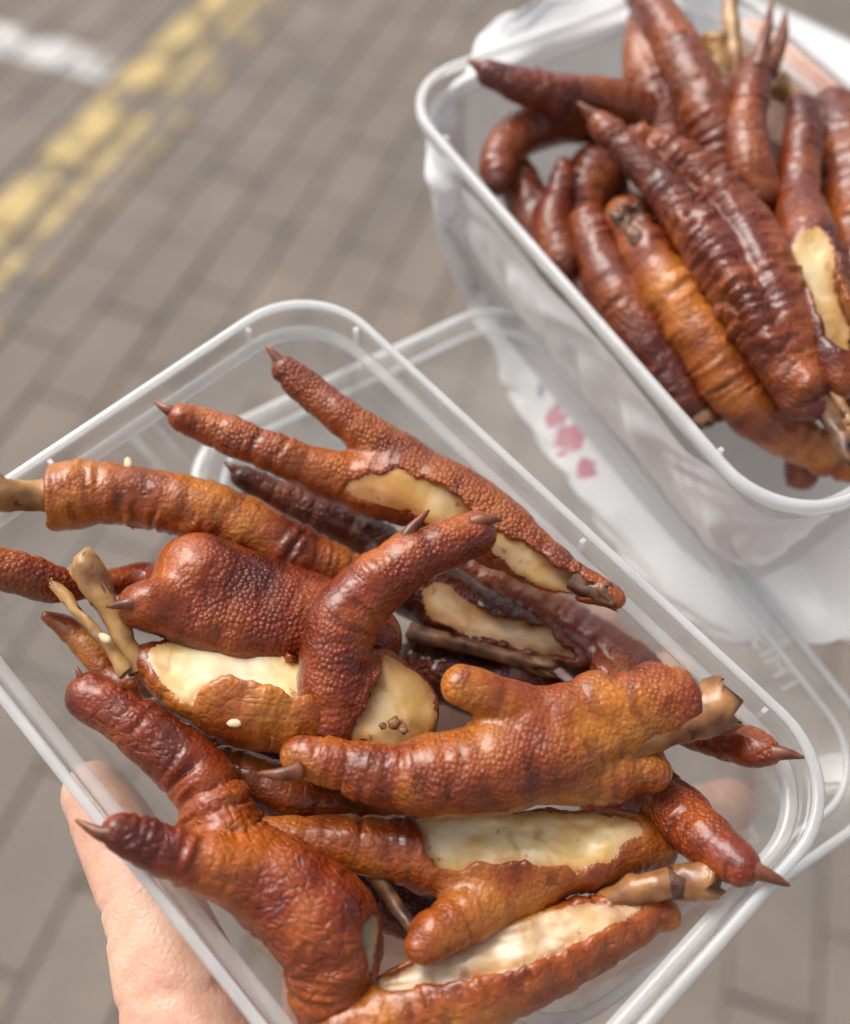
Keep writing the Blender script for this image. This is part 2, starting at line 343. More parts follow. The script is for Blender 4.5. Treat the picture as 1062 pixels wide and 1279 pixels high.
M['hand'] = simple_mat('hand_skin', (0.74, 0.36, 0.25), (0.82, 0.52, 0.36), 34, 0.48, 0.3, 0.002, 0.2)
def hand_material():
    m, t, N = new_mat('hand_skin'); L = t.links.new
    out = N('ShaderNodeOutputMaterial'); p = N('ShaderNodeBsdfPrincipled'); co = mapping(N, t)
    n1 = N('ShaderNodeTexNoise'); n1.inputs['Scale'].default_value = 38; n1.inputs['Detail'].default_value = 4; L(co, n1.inputs['Vector'])
    n2 = N('ShaderNodeTexNoise'); n2.inputs['Scale'].default_value = 230; n2.inputs['Detail'].default_value = 3; L(co, n2.inputs['Vector'])
    c1 = ramp(N, n1.outputs[0], t, [(0.30, (0.80, 0.43, 0.31)), (0.5, (0.82, 0.50, 0.36)), (0.70, (0.84, 0.57, 0.42))]); c2 = ramp(N, n2.outputs[0], t, [(0.35, (0.90, 0.80, 0.76)), (0.55, (1, 1, 1))])
    mx = N('ShaderNodeMix', data_type='RGBA', blend_type='MULTIPLY'); mx.inputs['Factor'].default_value = 0.8; L(c1.outputs[0], mx.inputs['A']); L(c2.outputs[0], mx.inputs['B']); L(mx.outputs['Result'], p.inputs['Base Color'])
    p.inputs['Roughness'].default_value = 0.45; p.inputs['Subsurface Weight'].default_value = 0.2; p.inputs['Subsurface Radius'].default_value = (1, .4, .2); p.inputs['Subsurface Scale'].default_value = 0.003
    v = N('ShaderNodeTexVoronoi', feature='DISTANCE_TO_EDGE'); v.inputs['Scale'].default_value = 620; L(co, v.inputs['Vector'])
    b1 = N('ShaderNodeBump'); b1.inputs['Strength'].default_value = 0.35; b1.inputs['Distance'].default_value = 0.0005; L(v.outputs['Distance'], b1.inputs['Height'])
    mp = N('ShaderNodeMapping'); mp.inputs['Rotation'].default_value = (0, 0, 0.6); mp.inputs['Scale'].default_value = (1, .25, 1); L(co, mp.inputs[0])
    n3 = N('ShaderNodeTexNoise'); n3.inputs['Scale'].default_value = 260; n3.inputs['Detail'].default_value = 3; L(mp.outputs[0], n3.inputs['Vector'])
    b2 = N('ShaderNodeBump'); b2.inputs['Strength'].default_value = 0.2; b2.inputs['Distance'].default_value = 0.001; L(n3.outputs[0], b2.inputs['Height']); L(b1.outputs[0], b2.inputs['Normal']); L(b2.outputs[0], p.inputs['Normal'])
    L(p.outputs[0], out.inputs[0]); return m
M['hand'] = hand_material()
M['nail'] = simple_mat('nail', (0.78, 0.46, 0.36), (0.82, 0.52, 0.42), 60, 0.3, 0.05)

# ------------------------------------------------------------------ ground: brick pavement with painted lines
def paver_material():
    m, t, N = new_mat('paver'); L = t.links.new
    out = N('ShaderNodeOutputMaterial'); p = N('ShaderNodeBsdfPrincipled')
    oi = N('ShaderNodeObjectInfo'); ge = N('ShaderNodeNewGeometry')
    n1 = N('ShaderNodeTexNoise'); n1.inputs['Scale'].default_value = 6; n1.inputs['Detail'].default_value = 6; L(ge.outputs['Position'], n1.inputs['Vector'])
    n2 = N('ShaderNodeTexNoise'); n2.inputs['Scale'].default_value = 160; n2.inputs['Detail'].default_value = 4; L(ge.outputs['Position'], n2.inputs['Vector'])
    c0 = ramp(N, oi.outputs['Random'], t, [(0.0, (0.190, 0.158, 0.132)), (0.45, (0.210, 0.174, 0.146)), (1.0, (0.226, 0.182, 0.150))])
    c1 = ramp(N, n1.outputs[0], t, [(0.3, (0.82, 0.84, 0.86)), (0.7, (1.1, 1.06, 1.03))])
    mx = N('ShaderNodeMix', data_type='RGBA', blend_type='MULTIPLY'); mx.inputs['Factor'].default_value = 1; L(c0.outputs[0], mx.inputs['A']); L(c1.outputs[0], mx.inputs['B'])
    c2 = ramp(N, n2.outputs[0], t, [(0.3, (0.7, 0.7, 0.7)), (0.6, (1.08, 1.08, 1.08))])
    mx2 = N('ShaderNodeMix', data_type='RGBA', blend_type='MULTIPLY'); mx2.inputs['Factor'].default_value = 0.7; L(mx.outputs['Result'], mx2.inputs['A']); L(c2.outputs[0], mx2.inputs['B'])
    L(mx2.outputs['Result'], p.inputs['Base Color']); p.inputs['Roughness'].default_value = 0.85
    b = N('ShaderNodeBump'); b.inputs['Strength'].default_value = 0.4; b.inputs['Distance'].default_value = 0.003; L(n2.outputs[0], b.inputs['Height']); L(b.outputs[0], p.inputs['Normal'])
    L(p.outputs[0], out.inputs[0]); return m
def paint_material(name, col, wear, seed):
    m, t, N = new_mat(name); L = t.links.new
    out = N('ShaderNodeOutputMaterial'); p = N('ShaderNodeBsdfPrincipled'); ge = N('ShaderNodeNewGeometry'); tr = N('ShaderNodeBsdfTransparent')
    mp = N('ShaderNodeMapping'); mp.inputs['Location'].default_value = (seed, seed, 0); L(ge.outputs['Position'], mp.inputs[0])
    n1 = N('ShaderNodeTexNoise'); n1.inputs['Scale'].default_value = 10; n1.inputs['Detail'].default_value = 8; n1.inputs['Roughness'].default_value = 0.65; L(mp.outputs[0], n1.inputs['Vector'])
    r = ramp(N, n1.outputs[0], t, [(wear - 0.05, (0, 0, 0)), (wear + 0.06, (0.93, 0.93, 0.93))])
    p.inputs['Base Color'].default_value = (*col, 1); p.inputs['Roughness'].default_value = 0.7
    ms = N('ShaderNodeMixShader'); L(r.outputs[0], ms.inputs[0]); L(tr.outputs[0], ms.inputs[1]); L(p.outputs[0], ms.inputs[2]); L(ms.outputs[0], out.inputs[0]); return m
M['paver'] = paver_material()
M['sand'] = simple_mat('joint_sand', (0.165, 0.138, 0.116), (0.19, 0.16, 0.134), 60, 0.95, 0.5, 0.004)
M['yellow'] = paint_material('yellow_paint', (0.56, 0.41, 0.17), 0.445, 3.0)
M['yellow_thin'] = paint_material('yellow_paint_worn', (0.42, 0.31, 0.15), 0.50, 9.0)
M['white'] = paint_material('white_paint', (0.62, 0.60, 0.58), 0.42, 5.0)
BL, BW, JT, Y0, X0 = 0.2165, 0.1, 0.004, 0.9415, 1.8115
pave = mesh_obj('pavement', [(-60, -60, -0.007), (60, -60, -0.007), (60, 60, -0.007), (-60, 60, -0.007)], [(0, 1, 2, 3)], M['sand'], smooth=False)
tag(pave, kind='structure')
def paver_geo(l, wd, ch=0.002):
    a, b = l / 2, wd / 2; v = []
    for (sx, sy, z) in ((a, b, -0.05), (a, b, -ch), (a - ch, b - ch, 0)):
        v += [(-sx, -sy, z), (sx, -sy, z), (sx, sy, z), (-sx, sy, z)]
    f = [(8, 9, 10, 11)]
    for k in (0, 4):
        f += [(k + i, k + (i + 1) % 4, k + 4 + (i + 1) % 4, k + 4 + i) for i in range(4)]
    return v, f
_pv, _pf = paver_geo(BL - JT, BW - JT)
pav_me = bpy.data.meshes.new('paver'); pav_me.from_pydata(_pv, [], _pf); pav_me.materials.append(M['paver'])
def project(p):
    q = MW.T @ (np.asarray(p, float) - CAM)
    return (q[0] / q[2] * FPX + CX, q[1] / q[2] * FPX + CY, q[2]) if q[2] > 0.05 else (1e9, 1e9, -1)
bricks = []
for j in range(-45, 46):
    y = Y0 + BW / 2 + j * BW; sh = BL / 2 if j % 2 else 0.0
    for i in range(-24, 26):
        x = X0 + BL / 2 + i * BL + sh
        bricks.append((x, y))
def vis(b):
    px, py, z = project((b[0], b[1], 0)); m = 130
    return z > 0 and -m < px < 1062 + m and -m < py < 1279 + m
near = sorted([b for b in bricks if vis(b)], key=lambda b: b[0])[:296]
ns = set(near); rest = [b for b in bricks if b not in ns]
for (x, y) in near:
    o = bpy.data.objects.new('paver', pav_me); COL.objects.link(o); o.parent = pave
    o.location = (x + random.uniform(-.001, .001), y + random.uniform(-.001, .001), random.uniform(-.0015, .0010))
    o.rotation_euler = (random.gauss(0, .006), random.gauss(0, .004), random.gauss(0, .004))
_v = np.array(_pv); _f = np.array(_pf)
RV = np.concatenate([_v + [x, y, random.uniform(-.001, .001)] for x, y in rest]); RF = np.concatenate([_f + 12 * k for k in range(len(rest))])
tag(mesh_obj('paver_field', RV, RF, M['paver'], pave, smooth=False), kind='stuff')
def line_mesh(name, mat, x0, x1, y0, y1, z=0.0032):
    V, F = [], []
    for (x, y) in bricks:
        a0, a1 = max(x0, x - BL / 2 + JT / 2 + .003), min(x1, x + BL / 2 - JT / 2 - .003); b0, b1 = max(y0, y - BW / 2 + JT / 2 + .003), min(y1, y + BW / 2 - JT / 2 - .003)
        if a1 - a0 > .004 and b1 - b0 > .002:
            k = len(V); V += [(a0, b0, z), (a1, b0, z), (a1, b1, z), (a0, b1, z)]; F.append((k, k + 1, k + 2, k + 3))
    o = mesh_obj(name, V, F, mat, smooth=False); return tag(o, kind='structure')
line_mesh('yellow_painted_line', M['yellow'], -3, 5, 0.954, 1.024)
line_mesh('narrow_yellow_painted_line', M['yellow'], -3, 5, 0.902, 0.926)
line_mesh('faded_yellow_painted_line', M['yellow_thin'], -3, 5, 0.846, 0.866)
line_mesh('white_painted_line', M['white'], 1.885, 1.99, 1.045, 3.5)

# ------------------------------------------------------------------ tubs and lid
def rrect(hx, hy, r, n=10):
    r = min(r, hx - .1, hy - .1); pts = []
    for cx, cy, a0 in ((hx - r, hy - r, 0), (-hx + r, hy - r, 90), (-hx + r, -hy + r, 180), (hx - r, -hy + r, 270)):
        for k in range(n + 1):
            a = math.radians(a0 + 90 * k / n); pts.append((cx + r * math.cos(a), cy + r * math.sin(a)))
    return pts
def loft(fr, hx, hy, rc, prof, closed=False, capa=False, capb=False, pose=(0, 0, 0)):
    V, F = [], []; ca, sa = math.cos(pose[2]), math.sin(pose[2]); n = None
    for (ins, h) in prof:
        ring = rrect(hx - ins, hy - ins, max(rc - ins * 0.55, 5)); n = len(ring)
        V += [loc(fr, pose[0] + x * ca - y * sa, pose[1] + x * sa + y * ca, h) for x, y in ring]
    m = len(prof)
    for i in range(m if closed else m - 1):
        a, b = i * n, ((i + 1) % m) * n
        F += [(a + k, a + (k + 1) % n, b + (k + 1) % n, b + k) for k in range(n)]
    if capa: F.append(tuple(range(n))[::-1])
    if capb: F.append(tuple(range((m - 1) * n, m * n)))
    return V, F
BEAD = [(0, -3.4), (0, -0.7), (0.5, 0), (1.5, 0.2), (2.3, -0.4), (1.7, -1.3), (0.8, -1.3), (0.8, -3.4)]
FLANGE = [(2.25, -0.6), (3.1, -6.4), (2.5, -6.7), (1.75, -1.2)]
LEDGE = [(3.1, -6.45), (3.6, -6.2), (5.6, -7.2), (5.5, -8.3), (4.9, -8.35), (2.5, -7.2)]
RIM = [(0, -3.4), (0, -0.7), (0.5, 0), (1.5, 0.2), (2.3, -0.4), (3.1, -6.4), (5.6, -7.4), (5.2, -8.2), (2.5, -7.2), (1.7, -1.3), (0.8, -1.3), (0.8, -3.4)]
BODY = [(62, -50.7), (20, -50.7), (16.0, -50.1), (13.6, -47.6), (12.4, -44), (4.7, -8.4), (5.3, -8.4), (13.0, -43.8), (14.2, -47.1), (16.3, -49.4), (20, -50.0), (50, -50.0)]
BODY[0] = (50, -50.7)
def tub(fr, label, rib_px):
    root = thing('plastic_tub', label, 'tub', loc(fr, 0, 0, -50.7), 'clear plastic tubs of chicken feet')
    o = np.array(root.location)
    V, F = loft(fr, 86, 59, 21, BODY, capa=True, capb=True); b = mesh_obj('tub_body', V, F, M['tub'], root, origin=o)
    V, F = loft(fr, 86, 59, 21, BEAD, closed=True); r = mesh_obj('rim', V, F, M['rim'], root, origin=o)
    V, F = loft(fr, 86, 59, 21, FLANGE, closed=True); mesh_obj('flange', V, F, M['tub'], r, origin=o)
    V, F = loft(fr, 86, 59, 21, LEDGE, closed=True); mesh_obj('ledge', V, F, M['ledge'], r, origin=o)
    for (x, y, dx, dy) in rib_px:
        s = 0.5; vv = []
        for h, e in ((-0.8, 1.0), (-6.6, 0.5)):
            for a, c in ((-1, 0), (1, 0), (1, 1), (-1, 1)):
                vv.append(loc(fr, x + a * s * dy + c * dx * 1.3 * e, y + a * s * dx + c * dy * 1.3 * e, h))
        mesh_obj('rib', vv, [(0, 1, 2, 3), (7, 6, 5, 4), (0, 4, 5, 1), (1, 5, 6, 2), (2, 6, 7, 3), (3, 7, 4, 0)], M['rim'], r, smooth=False, origin=o)
    return root
tub(FR1, 'clear plastic tub of braised chicken feet resting on a hand and a loose lid', [(-83.4, 36, 1, 0), (-66, 56.4, 0, -1), (62, 56.4, 0, -1), (83.4, -30, -1, 0), (10, 56.4, 0, -1), (-83.4, -20, 1, 0)])
tub(FR2, 'clear plastic tub of darker chicken feet standing in the white bag', [(-83.4, 30, 1, 0), (-60, -56.4, 0, 1), (60, -56.4, 0, 1)])
LID = [(30, -55.3), (20.5, -55.3), (19.2, -54.5), (8.6, -54.5), (7.2, -52.4), (0.7, -52.4), (0, -53.0), (0, -57), (0.6, -57), (0.6, -53.2), (1.1, -53.0), (6.7, -53.0), (8.1, -55.1), (18.8, -55.1), (20.1, -55.9), (30, -55.9)]
LP = (2.0, 54.0, math.radians(-11.5))
lid = thing('container_lid', 'loose clear plastic lid under the tub that the hand holds', 'container lid', loc(FR1, LP[0], LP[1], -57))
_o = np.array(lid.location)
V, F = loft(FR1, 90, 60.5, 23, LID, capa=True, capb=True, pose=LP); mesh_obj('lid_panel', V, F, M['lid'], lid, origin=_o)
V, F = loft(FR1, 90.2, 60.7, 23, [(0.0, -52.9), (0.6, -52.1), (2.0, -51.9), (2.6, -52.3), (2.0, -52.38), (0.7, -52.38)], closed=True, pose=LP); mesh_obj('lid_edge', V, F, M['rim'], lid, origin=_o)
V, F = loft(FR1, 90, 60.5, 23, [(7.0, -52.38), (7.6, -51.9), (8.4, -52.4), (8.2, -53.4)], closed=True, pose=LP); mesh_obj('inner_ridge', V, F, M['rim'], lid, origin=_o)
def text_mesh(body, size):
    cu = bpy.data.curves.new('t', 'FONT'); cu.body = body; cu.size = size; cu.extrude = 0.0002; cu.resolution_u = 3
    ob = bpy.data.objects.new('t', cu); COL.objects.link(ob); bpy.context.view_layer.update()
    me = bpy.data.meshes.new_from_object(ob.evaluated_get(bpy.context.evaluated_depsgraph_get())); bpy.data.objects.remove(ob); return me
tm = text_mesh('THIS', 0.0088); tm.materials.append(M['rim'])
tx = bpy.data.objects.new('embossed_lettering', tm); COL.objects.link(tx); tx.parent = lid
_p0, _ = at(FR1, 985, 872, -54.9); _p1, _ = at(FR1, 932, 792, -54.9)
_x = (_p1 - _p0) / np.linalg.norm(_p1 - _p0); _n = FR1[0][:, 2]; _y = -np.cross(_n, _x)
mt = Matrix([[_x[i], _y[i], _n[i], (_p0 - _o)[i]] for i in range(3)] + [[0, 0, 0, 1]]); tx.matrix_local = mt

# ------------------------------------------------------------------ chicken feet
def polygon_sdf(p, poly):
    d = np.full(len(p), 1e9); s = np.ones(len(p)); n = len(poly)
    for i in range(n):
        a, b = poly[i], poly[i - 1]; e = b - a; w_ = p - a
        t = np.clip((w_ @ e) / (e @ e), 0, 1); q = w_ - t[:, None] * e; d = np.minimum(d, (q * q).sum(1))
        c1 = p[:, 1] >= a[1]; c2 = p[:, 1] < b[1]; c3 = e[0] * w_[:, 1] > e[1] * w_[:, 0]
        s = np.where((c1 & c2 & c3) | (~c1 & ~c2 & ~c3), -s, s)
    return s * np.sqrt(d)
class Trunc:
    """skin sliced off square: everything beyond a plane across the shank"""
    def __init__(self, fr, p, q):
        a, _ = at(fr, *p); b, _ = at(fr, *q); self.a = a; self.n = (b - a) / np.linalg.norm(b - a)
    def __call__(self, P):
        d = (P - self.a) @ self.n; return d + 0.0022 * (fbm(P * 210 + 4, 2) - 0.5)
class Cut:
    def __init__(self, fr, poly, h, tilt=(0, 0), rough=0.0006, bulge=0.0, mat='flesh'):
        poly = np.asarray(poly, float); c = poly.mean(0); self.c, _ = at(fr, c[0], c[1], h); self.mat = mat; self.rough = rough; self.bulge = bulge
        view = CAM - self.c; view /= np.linalg.norm(view); n = view * 0.6 + fr[0][:, 2] * 0.4
        n = n + MW @ [tilt[0], tilt[1], 0]; self.n = n / np.linalg.norm(n)
        self.e1 = np.cross(self.n, MW @ [0, 1, 0]); self.e1 /= np.linalg.norm(self.e1); self.e2 = np.cross(self.n, self.e1)
        pts = []
        for x, y in poly:
            ray = MW @ np.array([(x - CX) / FPX, (y - CY) / FPX, 1.0]); s = ((self.c - CAM) @ self.n) / (ray @ self.n); p = CAM + ray * s - self.c
            pts.append((p @ self.e1, p @ self.e2))
        pts = np.array(pts); m = len(pts)       # closed smooth outline
        self.long = np.linalg.svd(pts - pts.mean(0))[2][0]
        Q = np.vstack([pts[-2:], pts, pts[:2]]); self.poly = catmull(Q, 4)[8:8 + 4 * m]
    def parts(self, P):
        q = P - self.c; uv = np.stack([q @ self.e1, q @ self.e2], 1)
        ps = polygon_sdf(uv, self.poly)
        le = uv @ self.long; sh = uv @ np.array([-self.long[1], self.long[0]])
        rel = self.rough * 1.3 * (fbm(np.column_stack([le * 110, sh * 290 + 60 * le, np.full(len(uv), 3.3)]), 3) - 0.5) * np.clip(-ps / 0.002, 0, 1)
        rel = rel + 0.0020 * (fbm(np.column_stack([uv * 105, np.full(len(uv), self.c[0] * 900)]), 2) - 0.5) * np.clip(-ps / 0.003, 0, 1)
        rel = rel + self.bulge * np.clip(-ps / 0.006, 0, 1) ** 0.5
        return ps + 0.0030 * (fbm(np.column_stack([uv * 300, np.full(len(uv), 8.1)]), 4) - 0.5), q @ self.n - rel
    def __call__(self, P):
        ps, ab = self.parts(P); return np.maximum(ps, -ab)
def tube(path, radii, n=12, jitter=0.0, squash=1.0):
    path = np.asarray(path); V = []; t = np.gradient(path, axis=0); t /= np.linalg.norm(t, axis=1, keepdims=True)
    up = np.array([0.3, 0.2, 0.93]); 
    for i in range(len(path)):
        a = np.cross(t[i], up); a /= np.linalg.norm(a); b = np.cross(a, t[i])
        for k in range(n):
            an = 2 * math.pi * k / n; r = radii[i]
            V.append(path[i] + a * math.cos(an) * r * squash + b * math.sin(an) * r)
    V = np.array(V)
    F = [(i * n + k, i * n + (k + 1) % n, (i + 1) * n + (k + 1) % n, (i + 1) * n + k) for i in range(len(path) - 1) for k in range(n)]
    if jitter: V = V + (np.stack([vnoise(V * 420 + q) for q in (0, 31, 57)], 1) - 0.5) * jitter
    return V, F
def foot(fr, label, chains, claws=(), bones=(), cuts=(), mat='red', group='', voxel=0.00055, wr=(0.0011, 0.0004), k=0.0026, name='chicken_foot', lump=0.0009, trunc=(), knobs=(), bits=(), groove=0.10):
    ch = []
    for c in chains:
        C = catmull(np.array(c, float), 9); s = np.zeros(len(C)); out = []; gro = np.cumsum(rng.uniform(0.0065, 0.0115, 14))
        for i, q in enumerate(C):
            p, m = at(fr, q[0], q[1], q[2]); 
            if i: s[i] = s[i - 1] + np.linalg.norm(p - out[-1][:3])
            gr = sum(math.exp(-((s[i] - g_) / 0.0012) ** 2) for g_ in gro); r = q[3] * m * (1 - groove * gr + 0.015 * math.sin(s[i] / 0.0125 * 2 * math.pi + c[0][0]) + 0.012 * math.sin(s[i] / 0.0047 + c[0][1]))
            out.append([*p, r])
        ch.append(np.array(out))
    for q in knobs:
        p, m = at(fr, *q[:3]); ch.append(np.array([[*p, q[3] * m], [*(p + 1e-4), q[3] * m]]))
    cutters = [Cut(fr, **c) for c in cuts]
    Fd, lo = chain_field(ch, voxel, k, cutters=cutters + [Trunc(fr, *t_) for t_ in trunc])
    V, Q = surface_nets(Fd, lo, voxel)
    N = vnormals(V, Q)
    root_p = V[np.argmin(V @ fr[0][:, 2])]
    root = thing(name, label, 'chicken foot', root_p, group)
    S, DD, RR = nearest_s(ch, V)
    flesh = np.zeros(len(V), np.int8); edge = np.ones(len(V))
    for ci, c in enumerate(cutters):
        ps, ab = c.parts(V); m = (np.abs(ab) < voxel * 0.75) & (ps < voxel * 0.4)
        flesh[m] = ci + 1; edge[m] = np.clip(np.minimum(-ps[m], DD[m] * -1.0) / 0.0050, 0, 1)
    seed = abs(hash(round(float(root_p[0]) * 1e5))) % 97
    lam, amp = wr
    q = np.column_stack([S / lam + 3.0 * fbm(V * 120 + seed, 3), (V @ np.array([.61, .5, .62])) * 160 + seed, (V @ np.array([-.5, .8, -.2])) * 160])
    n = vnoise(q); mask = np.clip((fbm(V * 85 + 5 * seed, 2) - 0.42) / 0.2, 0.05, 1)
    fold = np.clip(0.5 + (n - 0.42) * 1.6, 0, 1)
    dsp = amp * (n - 0.5) * 2 * mask + lump * (fbm(V * 190 + seed, 3) - 0.5)
    dsp = np.where(flesh > 0, 0, dsp)
    # let folds fade out at the cut's edge
    V = V + N * dsp[:, None]
    fq = flesh[Q].min(1)
    def sub(sel, nm, mt):
        q_ = Q[sel]; u, inv = np.unique(q_, return_inverse=True)
        o = mesh_obj(nm, V[u], inv.reshape(q_.shape), M[mt], root, origin=root_p)
        for an, arr in (('fold', fold), ('edge', edge)):
            at_ = o.data.attributes.new(an, 'FLOAT', 'POINT'); at_.data.foreach_set('value', arr[u].astype(np.float32))
        return o
    sub(fq == 0, 'skin', mat)
    for ci, c in enumerate(cutters):
        if (fq == ci + 1).sum() > 12: sub(fq == ci + 1, 'cut_flesh', c.mat)
    for cl in claws:
        P = [at(fr, *p[:3])[0] for p in cl[0]]; m = at(fr, *cl[0][0][:3])[1]
        C = catmull(P, 5); tt = np.linspace(0, 1, len(C)); r = cl[1] * m * (1 - tt) ** 0.75 + 0.00022
        v, f = tube(C, r, 10, 0.00025, 0.85); n_ = len(v); f = list(f) + [tuple(range(n_ - 10, n_)), tuple(range(10))[::-1]]
        mesh_obj('claw', v, f, M['claw'], root, origin=root_p)
    for (x, y, h, r) in bits:
        p, m = at(fr, x, y, h); bm = bmesh.new(); bmesh.ops.create_icosphere(bm, subdivisions=2, radius=r * m)
        vv = np.array([v_.co[:] for v_ in bm.verts]); ff = [tuple(v_.index for v_ in f_.verts) for f_ in bm.faces]; bm.free()
        vv = vv * (0.35 + 0.8 * vnoise(vv / (r * m) * 2.3 + x))[:, None]; vv = vv - np.outer(vv @ fr[0][:, 2], fr[0][:, 2]) * 0.7 + p; mesh_obj('gristle', vv, ff, M['bone_dark'], root, origin=root_p)
    for bn in bones:
        pts, bm_ = bn[0], (bn[1] if len(bn) > 1 else 'bone')
        C = catmull(np.array(pts, float), 8); P = []; r = []
        for q_ in C:
            p, m = at(fr, *q_[:3]); P.append(p); r.append(q_[3] * m * 0.9)
        P, r = np.array(P), np.array(r); tt = np.linspace(0, 1, len(r)); r = r * (1 + 0.12 * np.cos(tt * 2 * math.pi))
        d = (P[-1] - P[-2]); d /= np.linalg.norm(d)
        v, f = tube(np.vstack([P, [P[-1] + d * 0.0004, P[-1] - d * 0.0006]]), np.r_[r, r[-1] * 0.86, r[-1] * 0.66], 20, 0.0012)
        ax_ = v - P[-1]; rag = np.clip((ax_ @ d + 0.009) / 0.009, 0, 1); per = ax_ - np.outer(ax_ @ d, d); per /= np.linalg.norm(per, axis=1, keepdims=True) + 1e-9
        jag = vnoise(per * 1.9 + pts[0][0]) * 0.7 + np.abs(vnoise(per * 4.3 + pts[0][1]) - 0.5) * 0.9
        v = v + d * (rag * 0.0085 * (jag - 0.75))[:, None]; v = v + per * ((fbm(np.column_stack([per * 2.2, ]) + pts[0][0], 2) - 0.5) * 0.25 * r.mean())[:, None]
        bo = mesh_obj('bone', v, f, M[bm_], root, origin=root_p)
        v, f = tube(np.array([P[-1] - d * 0.011, P[-1] - d * 0.0062, P[-1] - d * 0.0056]), [r[-1] * 0.72, r[-1] * 0.7, r[-1] * 0.2], 16, 0.0006)
        mesh_obj('marrow', v, list(f) + [tuple(range(32, 48))], M['marrow'], bo, origin=root_p)
    return root
GF, GB = 'braised chicken feet heaped in the held tub', 'braised chicken feet heaped in the bagged tub'
foot(FR1, 'brown chicken foot with two spread clawed toes and shank cut open to pale flesh', [
    [(356, 461, 3, 18), (385, 487, 1, 23), (430, 522, 0, 25), (475, 555, -2, 29), (515, 585, -5, 36)],
    [(228, 522, 3, 19), (260, 533, 1, 23), (310, 553, 0, 25), (370, 578, -2, 27), (430, 598, -5, 33), (490, 608, -6, 40)],
    [(470, 605, -6, 40), (520, 612, -6, 50), (570, 632, -6, 50), (615, 660, -6, 46), (660, 692, -5, 36), (715, 724, -3, 24), (768, 747, -1, 15)]],
    claws=[([(352, 456, 4), (343, 444, 5), (331, 432, 6)], 9), ([(222, 518, 4), (208, 511, 5), (193, 502, 5)], 9)],
    bones=[([(715, 724, -2, 14), (774, 749, 0, 16)], 'bone_dark')],
    cuts=[dict(poly=[(415, 640), (440, 604), (480, 588), (525, 598), (590, 634), (575, 690), (500, 690), (440, 670)], h=-3.2, tilt=(-.1, .3), mat='flesh_amber', bulge=.0008),
          dict(poly=[(580, 730), (605, 690), (625, 664), (655, 682), (700, 706), (748, 732), (700, 745), (630, 748)], h=-3.5, tilt=(0, .35), mat='flesh_amber')],
    mat='brown', group=GF)
foot(FR1, 'dark chicken foot with one clawed toe, split open and grey inside, under the crooked toe', [
    [(304, 595, -18, 15), (340, 614, -20, 20), (400, 642, -22, 24), (450, 668, -24, 28), (505, 705, -26, 36)],
    [(490, 712, -26, 40), (545, 745, -26, 44), (610, 778, -25, 38), (670, 802, -23, 28), (722, 824, -22, 15)]],
    claws=[([(298, 590, -17), (289, 584, -16), (280, 577, -16)], 8)],
    bones=[([(510, 790, -24, 12), (600, 812, -22, 11), (690, 836, -21, 10)], 'bone_dark')],
    cuts=[dict(poly=[(492, 748), (520, 712), (555, 722), (590, 755), (640, 772), (690, 790), (722, 822), (660, 812), (600, 796), (540, 786), (500, 774)], h=-20.5, tilt=(0, .2), rough=.0011, mat='flesh_grey')],
    mat='dark', group=GF)
foot(FR1, 'dark red chicken foot whose two long claws reach over the rim by the embossed lid', [
    [(560, 700, -34, 22), (620, 735, -33, 32), (690, 780, -31, 40), (750, 818, -29, 42), (800, 855, -26, 40), (850, 895, -20, 33), (900, 922, -10, 26), (935, 932, -4, 25), (958, 939, -1, 22)],
    [(760, 840, -28, 40), (780, 910, -24, 38), (805, 970, -18, 34), (845, 1015, -11, 37), (890, 1055, -4, 33), (926, 1081, 0, 27)]],
    claws=[([(960, 940, 0), (985, 942, 2), (1006, 947, 3)], 11), ([(930, 1084, 1), (960, 1094, 2), (987, 1107, 2)], 14)],
    mat='red', group=GF)
foot(FR1, 'orange wrinkled shank of a chicken foot with pale bone jutting at the tub corner', [
    [(40, 622, -4, 43), (80, 620, -4, 43), (120, 616, -4, 40), (180, 622, -5, 38), (240, 634, -6, 39), (300, 656, -9, 40), (360, 686, -12, 38), (420, 714, -16, 34), (470, 745, -20, 30)]],
    bones=[([(90, 620, -4, 27), (30, 618, 0, 25), (-40, 614, 4, 26)],)],
    mat='orange', group=GF, wr=(0.0010, 0.0007), trunc=[((62, 622, -4), (200, 624, -5))])
foot(FR1, 'chicken foot with round scaly pad and a hooked claw resting on two bones', [
    [(172, 758, 1, 26), (215, 768, -1, 33), (280, 785, -5, 42), (340, 790, -8, 44)],
    [(240, 722, -6, 46), (290, 742, -8, 58), (345, 762, -10, 62), (410, 782, -12, 58), (450, 800, -14, 50)],
    [(-30, 700, 5, 24), (25, 717, 0, 28), (70, 730, -5, 24), (130, 728, -10, 18), (185, 724, -14, 22), (240, 730, -12, 34)]],
    knobs=[(252, 716, -2, 46), (190, 752, 4, 18)], claws=[([(186, 760, 4), (160, 755, 6), (133, 758, 5)], 12)],
    k=0.006, mat='red', group=GF, wr=(0.0012, 0.0002))
